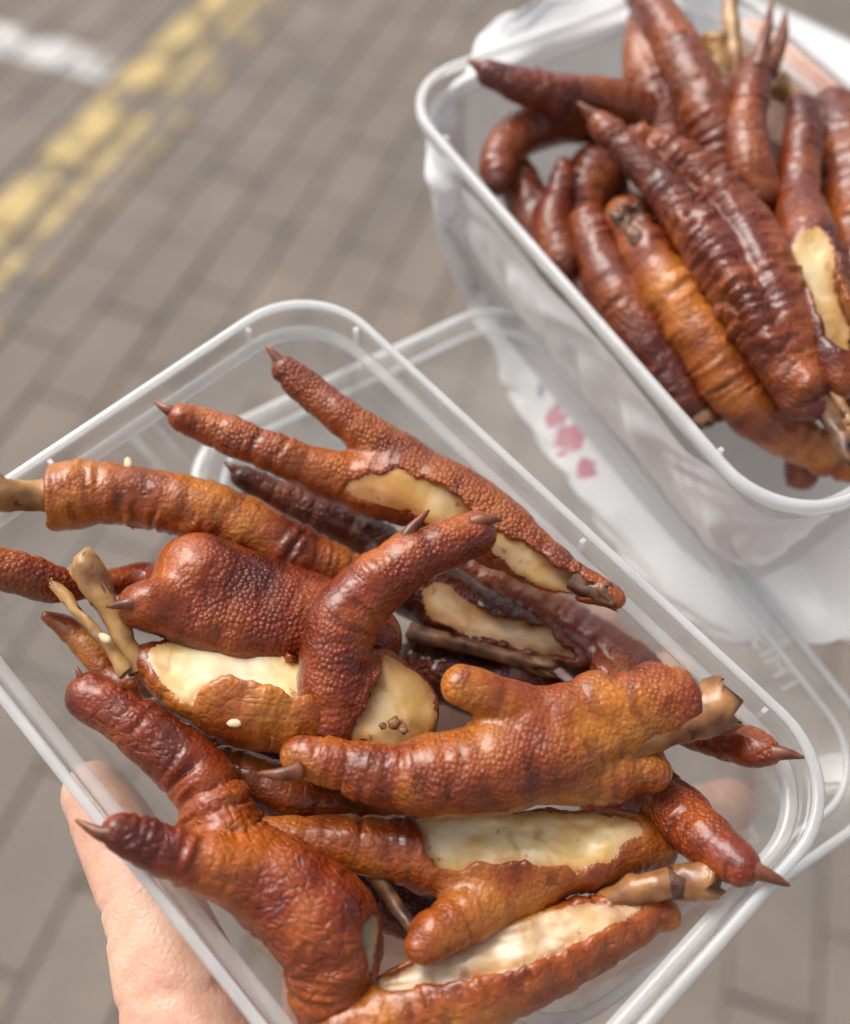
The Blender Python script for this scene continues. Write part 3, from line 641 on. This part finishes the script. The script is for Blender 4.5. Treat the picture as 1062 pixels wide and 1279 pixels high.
foot(FR1, 'chopped chicken foot with pale yellow meat and two bare bones at one end', [
    [(185, 826, -5, 24), (240, 846, -5, 50), (300, 864, -6, 64), (360, 882, -7, 60), (410, 905, -10, 48)],
    [(58, 770, -12, 7), (85, 785, -13, 16), (115, 815, -13, 19), (145, 850, -13, 16), (185, 850, -12, 24)]],
    bones=[([(175, 838, -4, 14), (140, 770, 0, 18), (98, 692, 4, 22)],), ([(160, 840, -1, 9), (110, 778, 1, 8), (62, 722, 2, 7)],)],
    cuts=[dict(poly=[(138, 812), (200, 788), (222, 782), (300, 798), (392, 842), (395, 884), (340, 876), (300, 864), (255, 866), (230, 890), (190, 892), (148, 862)], h=-1.5, tilt=(.1, -.45), rough=.0008, bulge=.0006)],
    mat='orange', group=GF)
foot(FR1, 'crooked chicken toe standing over the heap above an oval of pale cartilage', [
    [(594, 666, 8, 27), (560, 680, 8, 31), (510, 702, 7, 35), (465, 734, 5, 41), (428, 778, 2, 45), (420, 832, -2, 48), (416, 885, -6, 46), (412, 940, -10, 42)],
    [(425, 860, -7, 44), (475, 885, -9, 58), (492, 890, -9, 58)], [(478, 830, -6, 20), (484, 870, -8, 40)],
    [(500, 700, 8, 20), (508, 676, 8, 12)]],
    claws=[([(590, 655, 11), (608, 649, 12), (627, 650, 11)], 11), ([(502, 684, 9), (515, 660, 11), (536, 637, 12)], 12)],
    cuts=[dict(poly=[(478, 822), (500, 828), (526, 846), (543, 878), (544, 908), (522, 930), (480, 944), (436, 944), (436, 915), (452, 885), (466, 850)], h=-5.5, tilt=(.25, 0), rough=.0003, bulge=.0022, mat='flesh_amber')], bits=[(492, 903, -2.5, 11), (478, 906, -2.5, 6), (505, 912, -2.5, 7)],
    mat='red', group=GF)
foot(FR1, 'big glossy chicken foot lying across the heap with broken shank bone and stubby toe', [
    [(378, 945, 0, 26), (430, 957, 0, 34), (490, 970, 0, 41), (550, 968, 0, 52), (620, 956, 0, 60), (690, 938, 0, 58), (750, 912, 0, 48), (800, 888, 1, 46), (850, 878, 2, 41), (890, 872, 2, 38)],
    [(578, 857, 8, 26), (618, 872, 6, 31), (675, 898, 2, 40)],
    [(615, 925, 2, 36), (655, 910, 2, 38), (710, 892, 3, 40), (770, 880, 3, 40), (840, 868, 3, 34)],
    [(680, 955, -2, 48), (750, 968, -3, 38), (812, 962, -3, 26)]], knobs=[(742, 866, 4, 28), (665, 910, 6, 22), (815, 858, 3, 28), (855, 862, 3, 24), (845, 900, 3, 20), (870, 850, 4, 14), (860, 915, 2, 14)],
    claws=[([(376, 962, 3), (350, 968, 4), (322, 966, 3)], 13)],
    bones=[([(750, 945, 0, 18), (830, 912, 2, 26), (912, 876, 4, 35)], 'bone_brown')],
    mat='amber', group=GF, k=0.0016, wr=(0.0012, 0.0006), trunc=[((868, 878, 2), (800, 888, 1))])
foot(FR1, 'chicken foot cut along a broad cream face with one toe pointing at the wrinkled foot', [
    [(318, 1040, -10, 20), (370, 1046, -11, 28), (430, 1052, -12, 34), (500, 1062, -13, 42), (560, 1070, -14, 52), (640, 1070, -14, 56), (720, 1064, -14, 52), (785, 1052, -14, 40), (820, 1056, -15, 28)],
    [(660, 1100, -15, 40), (590, 1138, -12, 38), (545, 1166, -9, 31), (527, 1182, -8, 22)]],
    cuts=[dict(poly=[(518, 1024), (560, 1010), (640, 1008), (720, 1000), (785, 1008), (806, 1026), (782, 1056), (742, 1082), (690, 1086), (640, 1080), (590, 1088), (545, 1082), (530, 1055)], h=-9.5, tilt=(0, -.3), rough=.0012)],
    mat='orange', group=GF)
foot(FR1, 'chicken foot split lengthwise to greyish meat with a sawn bone end over the rim', [
    [(430, 1290, -16, 42), (520, 1258, -16, 56), (600, 1228, -15, 58), (680, 1192, -14, 54), (750, 1162, -14, 42), (812, 1138, -13, 30), (832, 1145, -13, 20)]],
    bones=[([(735, 1140, -16, 16), (790, 1114, -9, 22), (850, 1103, -6, 24), (908, 1096, -4, 28)], 'bone_brown'), ([(690, 1190, -18, 18), (698, 1248, -20, 19)], 'bone_dark')],
    cuts=[dict(poly=[(470, 1228), (540, 1192), (620, 1152), (690, 1116), (762, 1100), (800, 1112), (815, 1128), (780, 1152), (740, 1170), (680, 1204), (620, 1222), (560, 1236), (500, 1240)], h=-10.5, tilt=(-.1, -.3), rough=.0016, mat='flesh_grey')], 
    mat='orange', group=GF)
foot(FR1, 'broad wrinkled chicken foot with a claw hooked over the rim above the thumb', [
    [(114, 870, -4, 31), (155, 898, -4, 33), (200, 930, -5, 37), (244, 965, -7, 42), (268, 1010, -8, 46), (285, 1055, -9, 52)],
    [(154, 1040, 6, 26), (190, 1056, 3, 31), (240, 1074, 0, 36), (300, 1090, -5, 46)],
    [(285, 1060, -9, 50), (335, 1098, -9, 60), (385, 1135, -10, 68), (415, 1175, -12, 66), (415, 1235, -17, 54), (435, 1300, -22, 46)]],
    claws=[([(155, 1042, 7), (128, 1042, 8), (94, 1024, 8)], 15), ([(112, 862, -3), (102, 848, -1), (96, 832, 0)], 9)],
    bones=[([(470, 1090, -14, 12), (520, 1172, -12, 9)], 'bone_dark')],
    cuts=[dict(poly=[(448, 1155), (478, 1150), (500, 1180), (495, 1225), (470, 1232), (456, 1205)], h=-9, tilt=(.4, 0), mat='cartilage')],
    mat='wrinkled', group=GF, k=0.0016, wr=(0.0010, 0.0009))
foot(FR1, 'half hidden amber chicken foot under the big glossy one', [
    [(282, 958, -18, 26), (335, 982, -18, 36), (400, 1004, -22, 42), (480, 1020, -28, 44), (560, 1030, -34, 40)]],
    mat='orange', group=GF)
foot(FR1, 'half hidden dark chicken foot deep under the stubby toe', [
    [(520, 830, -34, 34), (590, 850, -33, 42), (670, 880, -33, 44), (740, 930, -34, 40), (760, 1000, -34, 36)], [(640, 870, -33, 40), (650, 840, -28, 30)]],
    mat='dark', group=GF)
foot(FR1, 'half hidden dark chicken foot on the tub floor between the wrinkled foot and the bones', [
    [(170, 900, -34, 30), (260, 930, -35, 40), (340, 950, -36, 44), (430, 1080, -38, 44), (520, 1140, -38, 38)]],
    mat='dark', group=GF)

kw = dict(group=GB, voxel=0.00075, mat='back', k=0.0016, wr=(0.0009, 0.0006), groove=0.02)
foot(FR2, 'chicken foot with a sharp claw over the far tub corner and one curled toe', [
    [(612, 92, 6, 17), (650, 106, 4, 22), (700, 120, 1, 27), (750, 128, -3, 31), (800, 145, -8, 32), (860, 180, -14, 30)],
    [(622, 228, -10, 17), (624, 200, -9, 25), (645, 172, -9, 28), (690, 152, -9, 30), (750, 145, -8, 32)]],
    claws=[([(606, 88, 7), (597, 82, 8), (584, 73, 9)], 11)], **kw)
foot(FR2, 'large chicken foot with deep cross wrinkles and a frayed end showing thin bones', [
    [(748, 154, 7, 15), (785, 190, 6, 21), (828, 236, 4, 25), (872, 292, 2, 34), (912, 350, 0, 42), (948, 405, -1, 40), (978, 452, -2, 34), (1006, 492, -3, 25), (1020, 512, -3, 16)],
    [(792, 168, 6, 16), (842, 192, 6, 22), (890, 230, 5, 26), (936, 292, 3, 36), (968, 362, 2, 37), (994, 430, 0, 31), (1020, 480, -2, 20)],
    [(848, 268, 5, 12), (888, 312, 6, 15), (930, 372, 6, 17), (965, 430, 4, 14)], [(905, 245, 7, 12), (950, 320, 8, 14), (985, 400, 5, 13)],
    [(975, 455, -2, 26), (990, 500, -4, 20), (1000, 515, -5, 12)]],
    claws=[([(742, 146, 8), (732, 137, 9), (722, 127, 10)], 9)],
    bones=[([(1005, 480, -2, 18), (1040, 525, -3, 16), (1064, 575, -4, 14)], 'bone_dark'), ([(1020, 450, 0, 10), (1052, 510, -1, 8), (1075, 560, -2, 8)],)],
    **dict(kw, k=0.0020, wr=(0.0011, 0.0013), knobs=[(1008, 478, 1, 22), (985, 470, 0, 20), (1030, 486, -1, 14)]))
foot(FR2, 'chicken foot of two plump toes pressed together at the far end', [
    [(800, 28, -2, 18), (806, 80, -4, 28), (828, 150, -8, 30), (858, 215, -14, 28)],
    [(795, -25, 6, 24), (836, 40, 6, 27), (866, 100, 4, 32), (888, 152, 1, 33), (905, 215, -5, 30)]], **dict(kw, k=0.0012))
foot(FR2, 'chicken shank standing upright with split yellow bones at its top', [
    [(903, 120, -2, 30), (918, 170, -6, 34), (930, 230, -12, 34)]],
    bones=[([(905, 130, -2, 22), (898, 70, 4, 21), (894, 42, 7, 20)],), ([(922, 110, 2, 11), (916, 50, 8, 12), (910, -14, 12, 10)],)], **kw)
foot(FR2, 'slender chicken toe with two dark splinters at its upper end', [
    [(945, 88, 6, 23), (932, 150, 4, 26), (936, 205, 2, 30), (948, 245, -2, 31)]],
    claws=[([(945, 92, 8), (956, 45, 12), (966, -4, 14)], 14), ([(958, 92, 7), (976, 50, 10), (982, 12, 11)], 15)], **kw)
foot(FR2, 'chicken foot with a straight toe above a long pale cut face', [
    [(1000, 136, 4, 20), (1002, 180, 3, 24), (998, 245, 1, 27), (1008, 300, 2, 38), (1022, 370, 2, 42), (1042, 440, 1, 34), (1050, 480, 0, 22)]],
    cuts=[dict(poly=[(965, 275), (992, 262), (1020, 268), (1040, 300), (1046, 360), (1064, 430), (1040, 450), (1026, 430), (1012, 380), (985, 330)], h=4.5, rough=.0008)], **kw)
foot(FR2, 'thick chicken shank against the wall where a hand grips the tub', [
    [(1040, 142, -4, 32), (1062, 210, -5, 46), (1080, 300, -6, 52), (1076, 400, -7, 46), (1080, 480, -10, 40)]],
    bones=[([(1010, 140, -10, 16), (985, 120, -8, 16), (962, 100, -6, 15)],)], **kw)
foot(FR2, 'small chicken foot along the bag side wall with its toe tip raised', [
    [(645, 215, -16, 22), (664, 262, -18, 30), (700, 318, -20, 34), (745, 385, -24, 34)],
    [(703, 208, -8, 11), (700, 238, -10, 18), (690, 282, -13, 23), (705, 330, -16, 24)], [(745, 215, -16, 36), (730, 240, -18, 38), (720, 290, -20, 34)]], **kw)
foot(FR2, 'straight chicken shank beside the wall ending in a sawn dark bone', [
    [(735, 278, -10, 24), (758, 340, -12, 32), (798, 412, -15, 36), (838, 470, -19, 33), (858, 505, -21, 26)]],
    bones=[([(845, 480, -20, 24), (885, 535, -24, 24)], 'bone_dark')], **dict(kw, wr=(0.0010, 0.0009)))
foot(FR2, 'long yellowish chicken shank with peeled top running to the tub corner', [
    [(780, 268, -4, 24), (812, 322, -6, 33), (850, 382, -8, 38), (892, 442, -11, 40), (932, 500, -16, 38), (982, 540, -21, 31), (1040, 572, -24, 26), (1064, 588, -25, 16)]],
    bones=[([(800, 305, -2, 13), (782, 278, -1, 13), (765, 255, 0, 12)], 'bone_dark'), ([(812, 300, -2, 11), (797, 270, 0, 11), (788, 252, 1, 10)], 'bone_dark')],
    **dict(kw, mat='orange', wr=(0.0010, 0.0010)))
foot(FR2, 'thin chicken toe squeezed between the yellowish shank and the deep wrinkled foot', [
    [(805, 262, -8, 14), (838, 318, -9, 19), (868, 372, -12, 21), (900, 425, -16, 22), (940, 470, -20, 24)]],
    claws=[([(806, 264, -6), (798, 250, -4), (788, 240, -3)], 9)], **kw)
foot(FR2, 'thin dark chicken toe crossing beneath the two plump toes', [
    [(770, 185, -14, 15), (800, 200, -12, 20), (850, 205, -10, 22), (900, 225, -12, 24)], [(960, 190, -8, 16), (970, 240, -8, 20), (975, 300, -10, 22)]], **kw)
foot(FR2, 'stub of dark chicken bone lying on the floor near the tub corner', [
    [(1000, 560, -30, 20), (1004, 592, -34, 21)]], bones=[([(1002, 570, -31, 18), (1006, 607, -36, 20)], 'bone_dark')], **kw)
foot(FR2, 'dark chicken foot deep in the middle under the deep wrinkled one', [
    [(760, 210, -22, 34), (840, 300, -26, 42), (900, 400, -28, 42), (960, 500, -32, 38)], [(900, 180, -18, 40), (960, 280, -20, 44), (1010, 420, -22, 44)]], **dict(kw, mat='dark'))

# sesame seeds
for (x, y, h, a, lb) in ((293, 903, 1.2, 0.9, 'sesame seed stuck on brown skin below the pale yellow meat'), (131, 797, 3.2, 0.2, 'sesame seed on the thin bare bone'), (160, 578, 0.4, -0.5, 'sesame seed at the edge of the orange wrinkled shank')):
    p, m = at(FR1, x, y, h); v = []; n = FR1[0][:, 2]; e1 = FR1[0] @ [math.cos(a), math.sin(a), 0]; e2 = np.cross(n, e1)
    rings = 7; sg = 10
    for i in range(rings + 1):
        t = i / rings; xx = -1 + 2 * t; rr = math.sqrt(max(0, 1 - xx * xx)) * (0.62 + 0.25 * t) + 0.02
        for k_ in range(sg):
            an = 2 * math.pi * k_ / sg; v.append(p + e1 * xx * 0.0016 + e2 * rr * 0.0012 * math.cos(an) + n * rr * 0.0007 * math.sin(an))
    f = [(i * sg + k_, i * sg + (k_ + 1) % sg, (i + 1) * sg + (k_ + 1) % sg, (i + 1) * sg + k_) for i in range(rings) for k_ in range(sg)] + [tuple(range(sg))[::-1], tuple(range(rings * sg, rings * sg + sg))]
    tag(mesh_obj('sesame_seed', v, f, M['seed'], origin=p), lb, 'seed', 'sesame seeds sprinkled on the chicken feet')

# ------------------------------------------------------------------ hands
def hand(fr, label, chains, nails):
    ch = []
    for c in chains:
        C = catmull(np.array(c, float), 6); ch.append(np.array([[*loc(fr, *q[:3]), q[3] * 0.001] for q in C]))
    Fd, lo = chain_field(ch, 0.0014, 0.009); V, Q = surface_nets(Fd, lo, 0.0014); N = vnormals(V, Q)
    S, AX, RR = nearest_s(ch, V)
    cre = vnoise(np.column_stack([S / 0.005 + 0.7 * fbm(V * 70, 2), V[:, :2] * 25])); V = V + N * (0.0006 * (fbm(V * 90, 3) - 0.5) - 0.0005 * np.exp(-((cre - 0.5) / 0.05) ** 2))[:, None]
    base = V[np.argmin(V[:, 2])]; root = thing('hand', label, 'hand', base, 'bare hands holding the tubs')
    mesh_obj('skin', V, Q, M['hand'], root, origin=base)
    for (c, ax, up, r, l) in nails:
        c0 = loc(fr, *c); A = fr[0] @ np.array(ax, float); A /= np.linalg.norm(A); U = fr[0] @ np.array(up, float); U -= A * (U @ A); U /= np.linalg.norm(U); B = np.cross(A, U); v = []; n1, n2 = 8, 9
        for lay in (0.0, 0.0006):
            for i in range(n1 + 1):
                for k_ in range(n2 + 1):
                    th = math.radians(-55 + 110 * k_ / n2); tt = i / n1; wdt = 1 if tt < .7 else math.sqrt(max(0.05, 1 - ((tt - .7) / .32) ** 2))
                    v.append(c0 + A * (tt - .5) * l * .001 + U * (r * .001 * math.cos(th) + lay) + B * r * .001 * math.sin(th) * wdt)
        m_ = (n1 + 1) * (n2 + 1); f = []
        for lay in (0, 1):
            for i in range(n1):
                for k_ in range(n2):
                    q = [lay * m_ + i * (n2 + 1) + k_, lay * m_ + (i + 1) * (n2 + 1) + k_, lay * m_ + (i + 1) * (n2 + 1) + k_ + 1, lay * m_ + i * (n2 + 1) + k_ + 1]; f.append(tuple(q if lay else q[::-1]))
        mesh_obj('nail', v, f, M['nail'], root, origin=base)
    return root
hand(FR1, 'bare hand under the tub with its thumb along the side wall', [
    [(-28, -56, -39, 7.5), (-15, -58, -38.5, 9.2), (0, -61, -38, 10.5), (15, -66, -40, 13), (35, -72, -45, 16), (60, -76, -56, 20), (90, -76, -72, 23)],
    [(95, -76, -76, 25), (150, -96, -88, 27), (230, -125, -102, 34), (350, -170, -125, 40)],
    [(92, -72, -78, 20), (40, -40, -80, 16), (-3, -2, -76, 11), (5, 30, -72, 8.6), (11, 54, -69, 8), (16, 72, -67, 7)],
    [(95, -70, -80, 20), (55, -40, -82, 16), (18, -4, -77, 11), (28, 32, -73, 8.8), (34, 58, -70, 8.2), (40, 77, -67, 7)],
    [(98, -68, -80, 20), (72, -40, -82, 15), (42, -8, -77, 10.5), (56, 26, -72, 8.4), (65, 46, -69, 7.8), (73, 62, -67, 6.8)],
    [(102, -70, -80, 18), (88, -40, -81, 14), (63, -12, -77, 9.5), (74, 12, -72, 7.4), (80, 26, -69, 6.8), (86, 40, -67, 6)]],
    [((15, 69, -68.6), (.25, 1, .1), (0, 0, -1), 6.6, 10), ((39, 74, -68.6), (.3, 1, .1), (0, 0, -1), 6.6, 11), ((72, 59, -68.5), (.45, 1, .1), (0, 0, -1), 6.3, 10), ((85, 38, -68.3), (.4, 1, .1), (0, 0, -1), 5.6, 8), ((-23, -57, -39.5), (-1, .12, 0), (0, .1, -1), 7.6, 11)])
hand(FR2, 'bare hand pressed against the outer wall of the bagged tub, seen through plastic', [
    [(60, 84, -34, 20), (20, 72, -14, 12), (-20, 63, -14, 8.6), (-45, 62, -15, 8), (-66, 62, -16, 7)],
    [(60, 84, -38, 20), (20, 72, -28, 12), (-22, 62, -28, 8.8), (-50, 60, -29, 8.2), (-72, 60, -30, 7)],
    [(60, 84, -42, 20), (22, 72, -40, 12), (-20, 61, -42, 8.4), (-44, 58, -43, 7.8), (-64, 58, -44, 6.8)],
    [(62, 84, -48, 18), (28, 72, -51, 11), (-10, 62, -54, 7.4), (-30, 58, -56, 6.8), (-46, 56, -57, 6)],
    [(66, 86, -46, 18), (40, 76, -64, 13), (14, 62, -68, 9), (-4, 52, -68, 8), (-16, 46, -67, 6.6)],
    [(66, 88, -42, 24), (110, 120, -50, 26), (180, 175, -60, 33), (290, 265, -80, 40)]],
    [((-63, 62, -16), (-1, 0, 0), (0, 1, .2), 6.7, 10), ((-69, 60, -30), (-1, 0, 0), (0, 1, 0), 6.7, 11), ((-61, 58, -44), (-1, 0, 0), (0, 1, 0), 6.4, 10), ((-43, 56, -57), (-1, 0, 0), (0, 1, -.1), 5.6, 8), ((-13, 47, -67.2), (-1, -.5, 0), (0, .2, -1), 6.4, 10)])

# ------------------------------------------------------------------ thin white carrier bag
def bag_material():
    m, t, N = new_mat('white_film'); L = t.links.new
    out = N('ShaderNodeOutputMaterial'); co = mapping(N, t)
    n1 = N('ShaderNodeTexNoise'); n1.inputs['Scale'].default_value = 30; n1.inputs['Detail'].default_value = 5; L(co, n1.inputs['Vector'])
    base = N('ShaderNodeRGB'); base.outputs[0].default_value = (0.92, 0.92, 0.925, 1); col = base.outputs[0]
    for k_, (px, py, r, c) in enumerate(((672, 488, 9, (.30, .33, .38)), (690, 512, 7, (.30, .33, .38)), (690, 522, 15, (.62, .13, .20)), (712, 540, 20, (.66, .16, .24)), (735, 578, 14, (.62, .14, .22)), (705, 560, 9, (.66, .2, .26)))):
        p, mm = bag_point(px, py)
        d = N('ShaderNodeVectorMath', operation='DISTANCE'); d.inputs[1].default_value = tuple(p); L(co, d.inputs[0])
        nn = N('ShaderNodeTexNoise'); nn.inputs['Scale'].default_value = 420; L(co, nn.inputs['Vector'])
        ma = N('ShaderNodeMath', operation='MULTIPLY_ADD'); L(nn.outputs[0], ma.inputs[0]); ma.inputs[1].default_value = 0.006; L(d.outputs['Value'], ma.inputs[2])
        lt = N('ShaderNodeMath', operation='LESS_THAN'); L(ma.outputs[0], lt.inputs[0]); lt.inputs[1].default_value = r * mm + 0.0028
        mx = N('ShaderNodeMix', data_type='RGBA'); L(lt.outputs[0], mx.inputs['Factor']); L(col, mx.inputs['A']); mx.inputs['B'].default_value = (*c, 1); col = mx.outputs['Result']
    df = N('ShaderNodeBsdfDiffuse'); tl = N('ShaderNodeBsdfTranslucent'); tr = N('ShaderNodeBsdfTransparent'); gl = N('ShaderNodeBsdfGlossy'); gl.inputs['Roughness'].default_value = 0.25
    L(col, df.inputs[0]); L(col, tl.inputs[0])
    b = N('ShaderNodeBump'); b.inputs['Strength'].default_value = 0.4; b.inputs['Distance'].default_value = 0.003; L(n1.outputs[0], b.inputs['Height'])
    for s_ in (df, tl, gl): L(b.outputs[0], s_.inputs['Normal'])
    a = N('ShaderNodeMixShader'); a.inputs[0].default_value = 0.18; L(df.outputs[0], a.inputs[1]); L(tl.outputs[0], a.inputs[2])
    mr = N('ShaderNodeMapRange'); mr.inputs['From Min'].default_value = 0.3; mr.inputs['From Max'].default_value = 0.7; mr.inputs['To Min'].default_value = 0.86; mr.inputs['To Max'].default_value = 0.97; L(n1.outputs[0], mr.inputs[0])
    b_ = N('ShaderNodeMixShader'); L(mr.outputs[0], b_.inputs[0]); L(tr.outputs[0], b_.inputs[1]); L(a.outputs[0], b_.inputs[2])
    c_ = N('ShaderNodeMixShader'); L(schlick(N, L, 0.04, 0.4), c_.inputs[0]); L(b_.outputs[0], c_.inputs[1]); L(gl.outputs[0], c_.inputs[2]); L(c_.outputs[0], out.inputs[0]); return m
def bag_point(px, py):
    q = (Wb - CAM) @ MW; u = np.hypot(q[:, 0] / q[:, 2] * FPX + CX - px, q[:, 1] / q[:, 2] * FPX + CY - py); c_ = np.argsort(u)[:12]; b_ = c_[np.argmin(q[c_, 2])]
    return Wb[b_] - BAG0, q[b_, 2] / FPX
BAG0 = loc(FR2, 0, 0, -70)
top_ring = [(606, 52, -6), (680, -5, 2), (790, -45, -14), (950, -10, -62), (1180, 130, -66), (1360, 290, -66), (1400, 440, -62), (1280, 580, -46), (1160, 720, -36), (1075, 800, -50), (965, 808, -68), (870, 780, -70), (800, 715, -70), (745, 645, -68), (690, 570, -66), (648, 500, -66), (638, 462, -64), (622, 400, -62), (598, 348, -52), (562, 296, -32), (536, 236, -17), (552, 170, -12), (575, 110, -10)]
def closed(P, n):
    P = np.array(P, float); Q = np.vstack([P[-2:], P, P[:2]]); return catmull(Q, n)[2 * n:2 * n + n * len(P)]
TR = closed(top_ring, 8); K = len(TR)
tw = np.array([at(FR2, *q)[0] for q in TR])
R_, T_ = FR2; tl_ = (tw - T_) @ R_ * 1000     # local mm
ang = np.arctan2(tl_[:, 1], tl_[:, 0] * 0.8)
rows = []
NV = 44; NU = 30
for j in range(NV + 1):
    ring = []
    for k_ in range(K):
        a = tl_[k_]; th = math.atan2(a[1] / 59, a[0] / 86); c_, s_ = math.cos(th), math.sin(th)
        e_ = (abs(c_) ** 7 + abs(s_) ** 7) ** (-1 / 7)
        lw_ = np.clip((-a[2] - 24) / 26, 0, 1); top = np.array([c_ * e_ * (83.0 - 8 * lw_), s_ * e_ * (56.0 - 8 * lw_), -6 * (1 - lw_) - 60.5 * lw_])    # gathered against the tub just under its rim
        bot = np.array([c_ * e_ * 60, s_ * e_ * 34, -69.0])
        if j <= NU:
            v = j / NU; p = top * (1 - v) + a * v; p[:2] += np.array([c_, s_]) * 5.0 * math.sin(math.pi * v) * (1 if a[2] < -30 else .3)
        else:
            v = (j - NU) / (NV - NU); m_ = np.array([a[0] * .8 + bot[0] * .2, a[1] * .8 + bot[1] * .2, min(a[2] - 8, -72)]); p = a * (1 - v) ** 2 + 2 * m_ * v * (1 - v) + bot * v * v
        ring.append(p)
    rows.append(ring)
G_ = np.array(rows)
nz = fbm(G_.reshape(-1, 3) * [.04, .04, .04] + 3, 4).reshape(NV + 1, K) - 0.5
jj, kk = np.meshgrid(np.arange(NV + 1), np.arange(K), indexing='ij')
cre = np.abs(vnoise(np.column_stack([jj.ravel() * .07, kk.ravel() * .28 + 1.2 * np.sin(jj.ravel() * .13), np.full(jj.size, 2.)])) - 0.5).reshape(NV + 1, K)
env = np.clip(np.linspace(0, 1, NV + 1) * 5, 0.05, 1)[:, None] * np.clip((1 - np.linspace(0, 1, NV + 1)) * 4, 0.2, 1)[:, None]
nrm = G_.copy(); nrm[..., 2] = 0; nrm /= np.linalg.norm(nrm, axis=-1, keepdims=True) + 1e-9
G_ = G_ + nrm * ((nz * 8 + (cre - .2) * 8) * env)[..., None]; G_[..., 2] += (nz * 6 - np.abs(nz) * 2) * env
def bag_mesh(off):
    return G_ + np.array([0, 0, off])
Vb = np.vstack([G_.reshape(-1, 3)]); Fb = [(j * K + k_, j * K + (k_ + 1) % K, (j + 1) * K + (k_ + 1) % K, (j + 1) * K + k_) for j in range(NV) for k_ in range(K)]
Fb.append(tuple(range(NV * K, NV * K + K)))
Wb = (Vb * .001) @ R_.T + T_
bag = mesh_obj('plastic_bag', Wb, Fb, None, origin=BAG0); M['bag'] = bag_material(); bag.data.materials.append(M['bag'])
tag(bag, 'thin white plastic bag with small red print, gathered round the bagged tub', 'bag')

# upper fold of the bag, clinging to the tub's side and tucked under its floor
ring0 = rrect(86, 59, 21, 14); ring0 = np.array(ring0); L0 = np.r_[0, np.cumsum(np.linalg.norm(np.diff(ring0, axis=0), axis=1))]
perim = np.interp(np.linspace(0, L0[-1], 260), L0, np.arange(len(L0)))
P0 = np.array([ring0[int(i)] * (1 - i % 1) + ring0[min(int(i) + 1, len(ring0) - 1)] * (i % 1) for i in perim])
keep = np.where((P0[:, 1] < 8) & ~((P0[:, 0] < -80) & (P0[:, 1] > -34)))[0]; P0 = P0[keep]
nr = P0 / [86, 59]; nr = np.sign(nr) * np.abs(nr) ** 5; nr /= np.linalg.norm(nr, axis=1, keepdims=True)
prof = [(4.4 + 7.7 * (h_ + 8.4) / -35.6 - 0.9, h_) for h_ in np.linspace(-10, -46, 26)] + [(13.6, -49.2), (15.5, -51.1), (19, -51.5), (24, -51.5)]
VV = []; kk_ = np.arange(len(P0))
for j, (ins, h_) in enumerate(prof):
    t_ = j / (len(prof) - 1); e_ = math.sin(math.pi * min(t_ * 1.1, 1)) ** 0.7
    w1 = vnoise(np.column_stack([kk_ * 0.16 + 2.2 * math.sin(j * 0.12), np.full(len(kk_), j * 0.06), np.zeros(len(kk_))])); w2 = vnoise(np.column_stack([kk_ * 0.55 - j * .2, np.full(len(kk_), j * 0.3), np.ones(len(kk_)) * 5]))
    off_ = e_ * (5.0 * np.abs(w1 - .5) * 2 * .8 + 1.2 * w2) if h_ > -49 else 0 * w1
    edge_ = (vnoise(np.column_stack([kk_ * .12, np.zeros(len(kk_)), np.zeros(len(kk_))])) - .5) * 8 * (1 - t_) ** 3
    q_ = P0 - nr * (ins - off_)[:, None]
    VV += [loc(FR2, q_[i, 0], q_[i, 1], h_ + edge_[i]) for i in range(len(P0))]
nP = len(P0)
breaks = set(np.where(np.linalg.norm(np.diff(P0, axis=0), axis=1) > 12)[0])
FF = [(j * nP + k_, j * nP + k_ + 1, (j + 1) * nP + k_ + 1, (j + 1) * nP + k_) for j in range(len(prof) - 1) for k_ in range(nP - 1) if k_ not in breaks]
mesh_obj('upper_fold', np.array(VV), FF, M['bag'], bag, origin=BAG0)
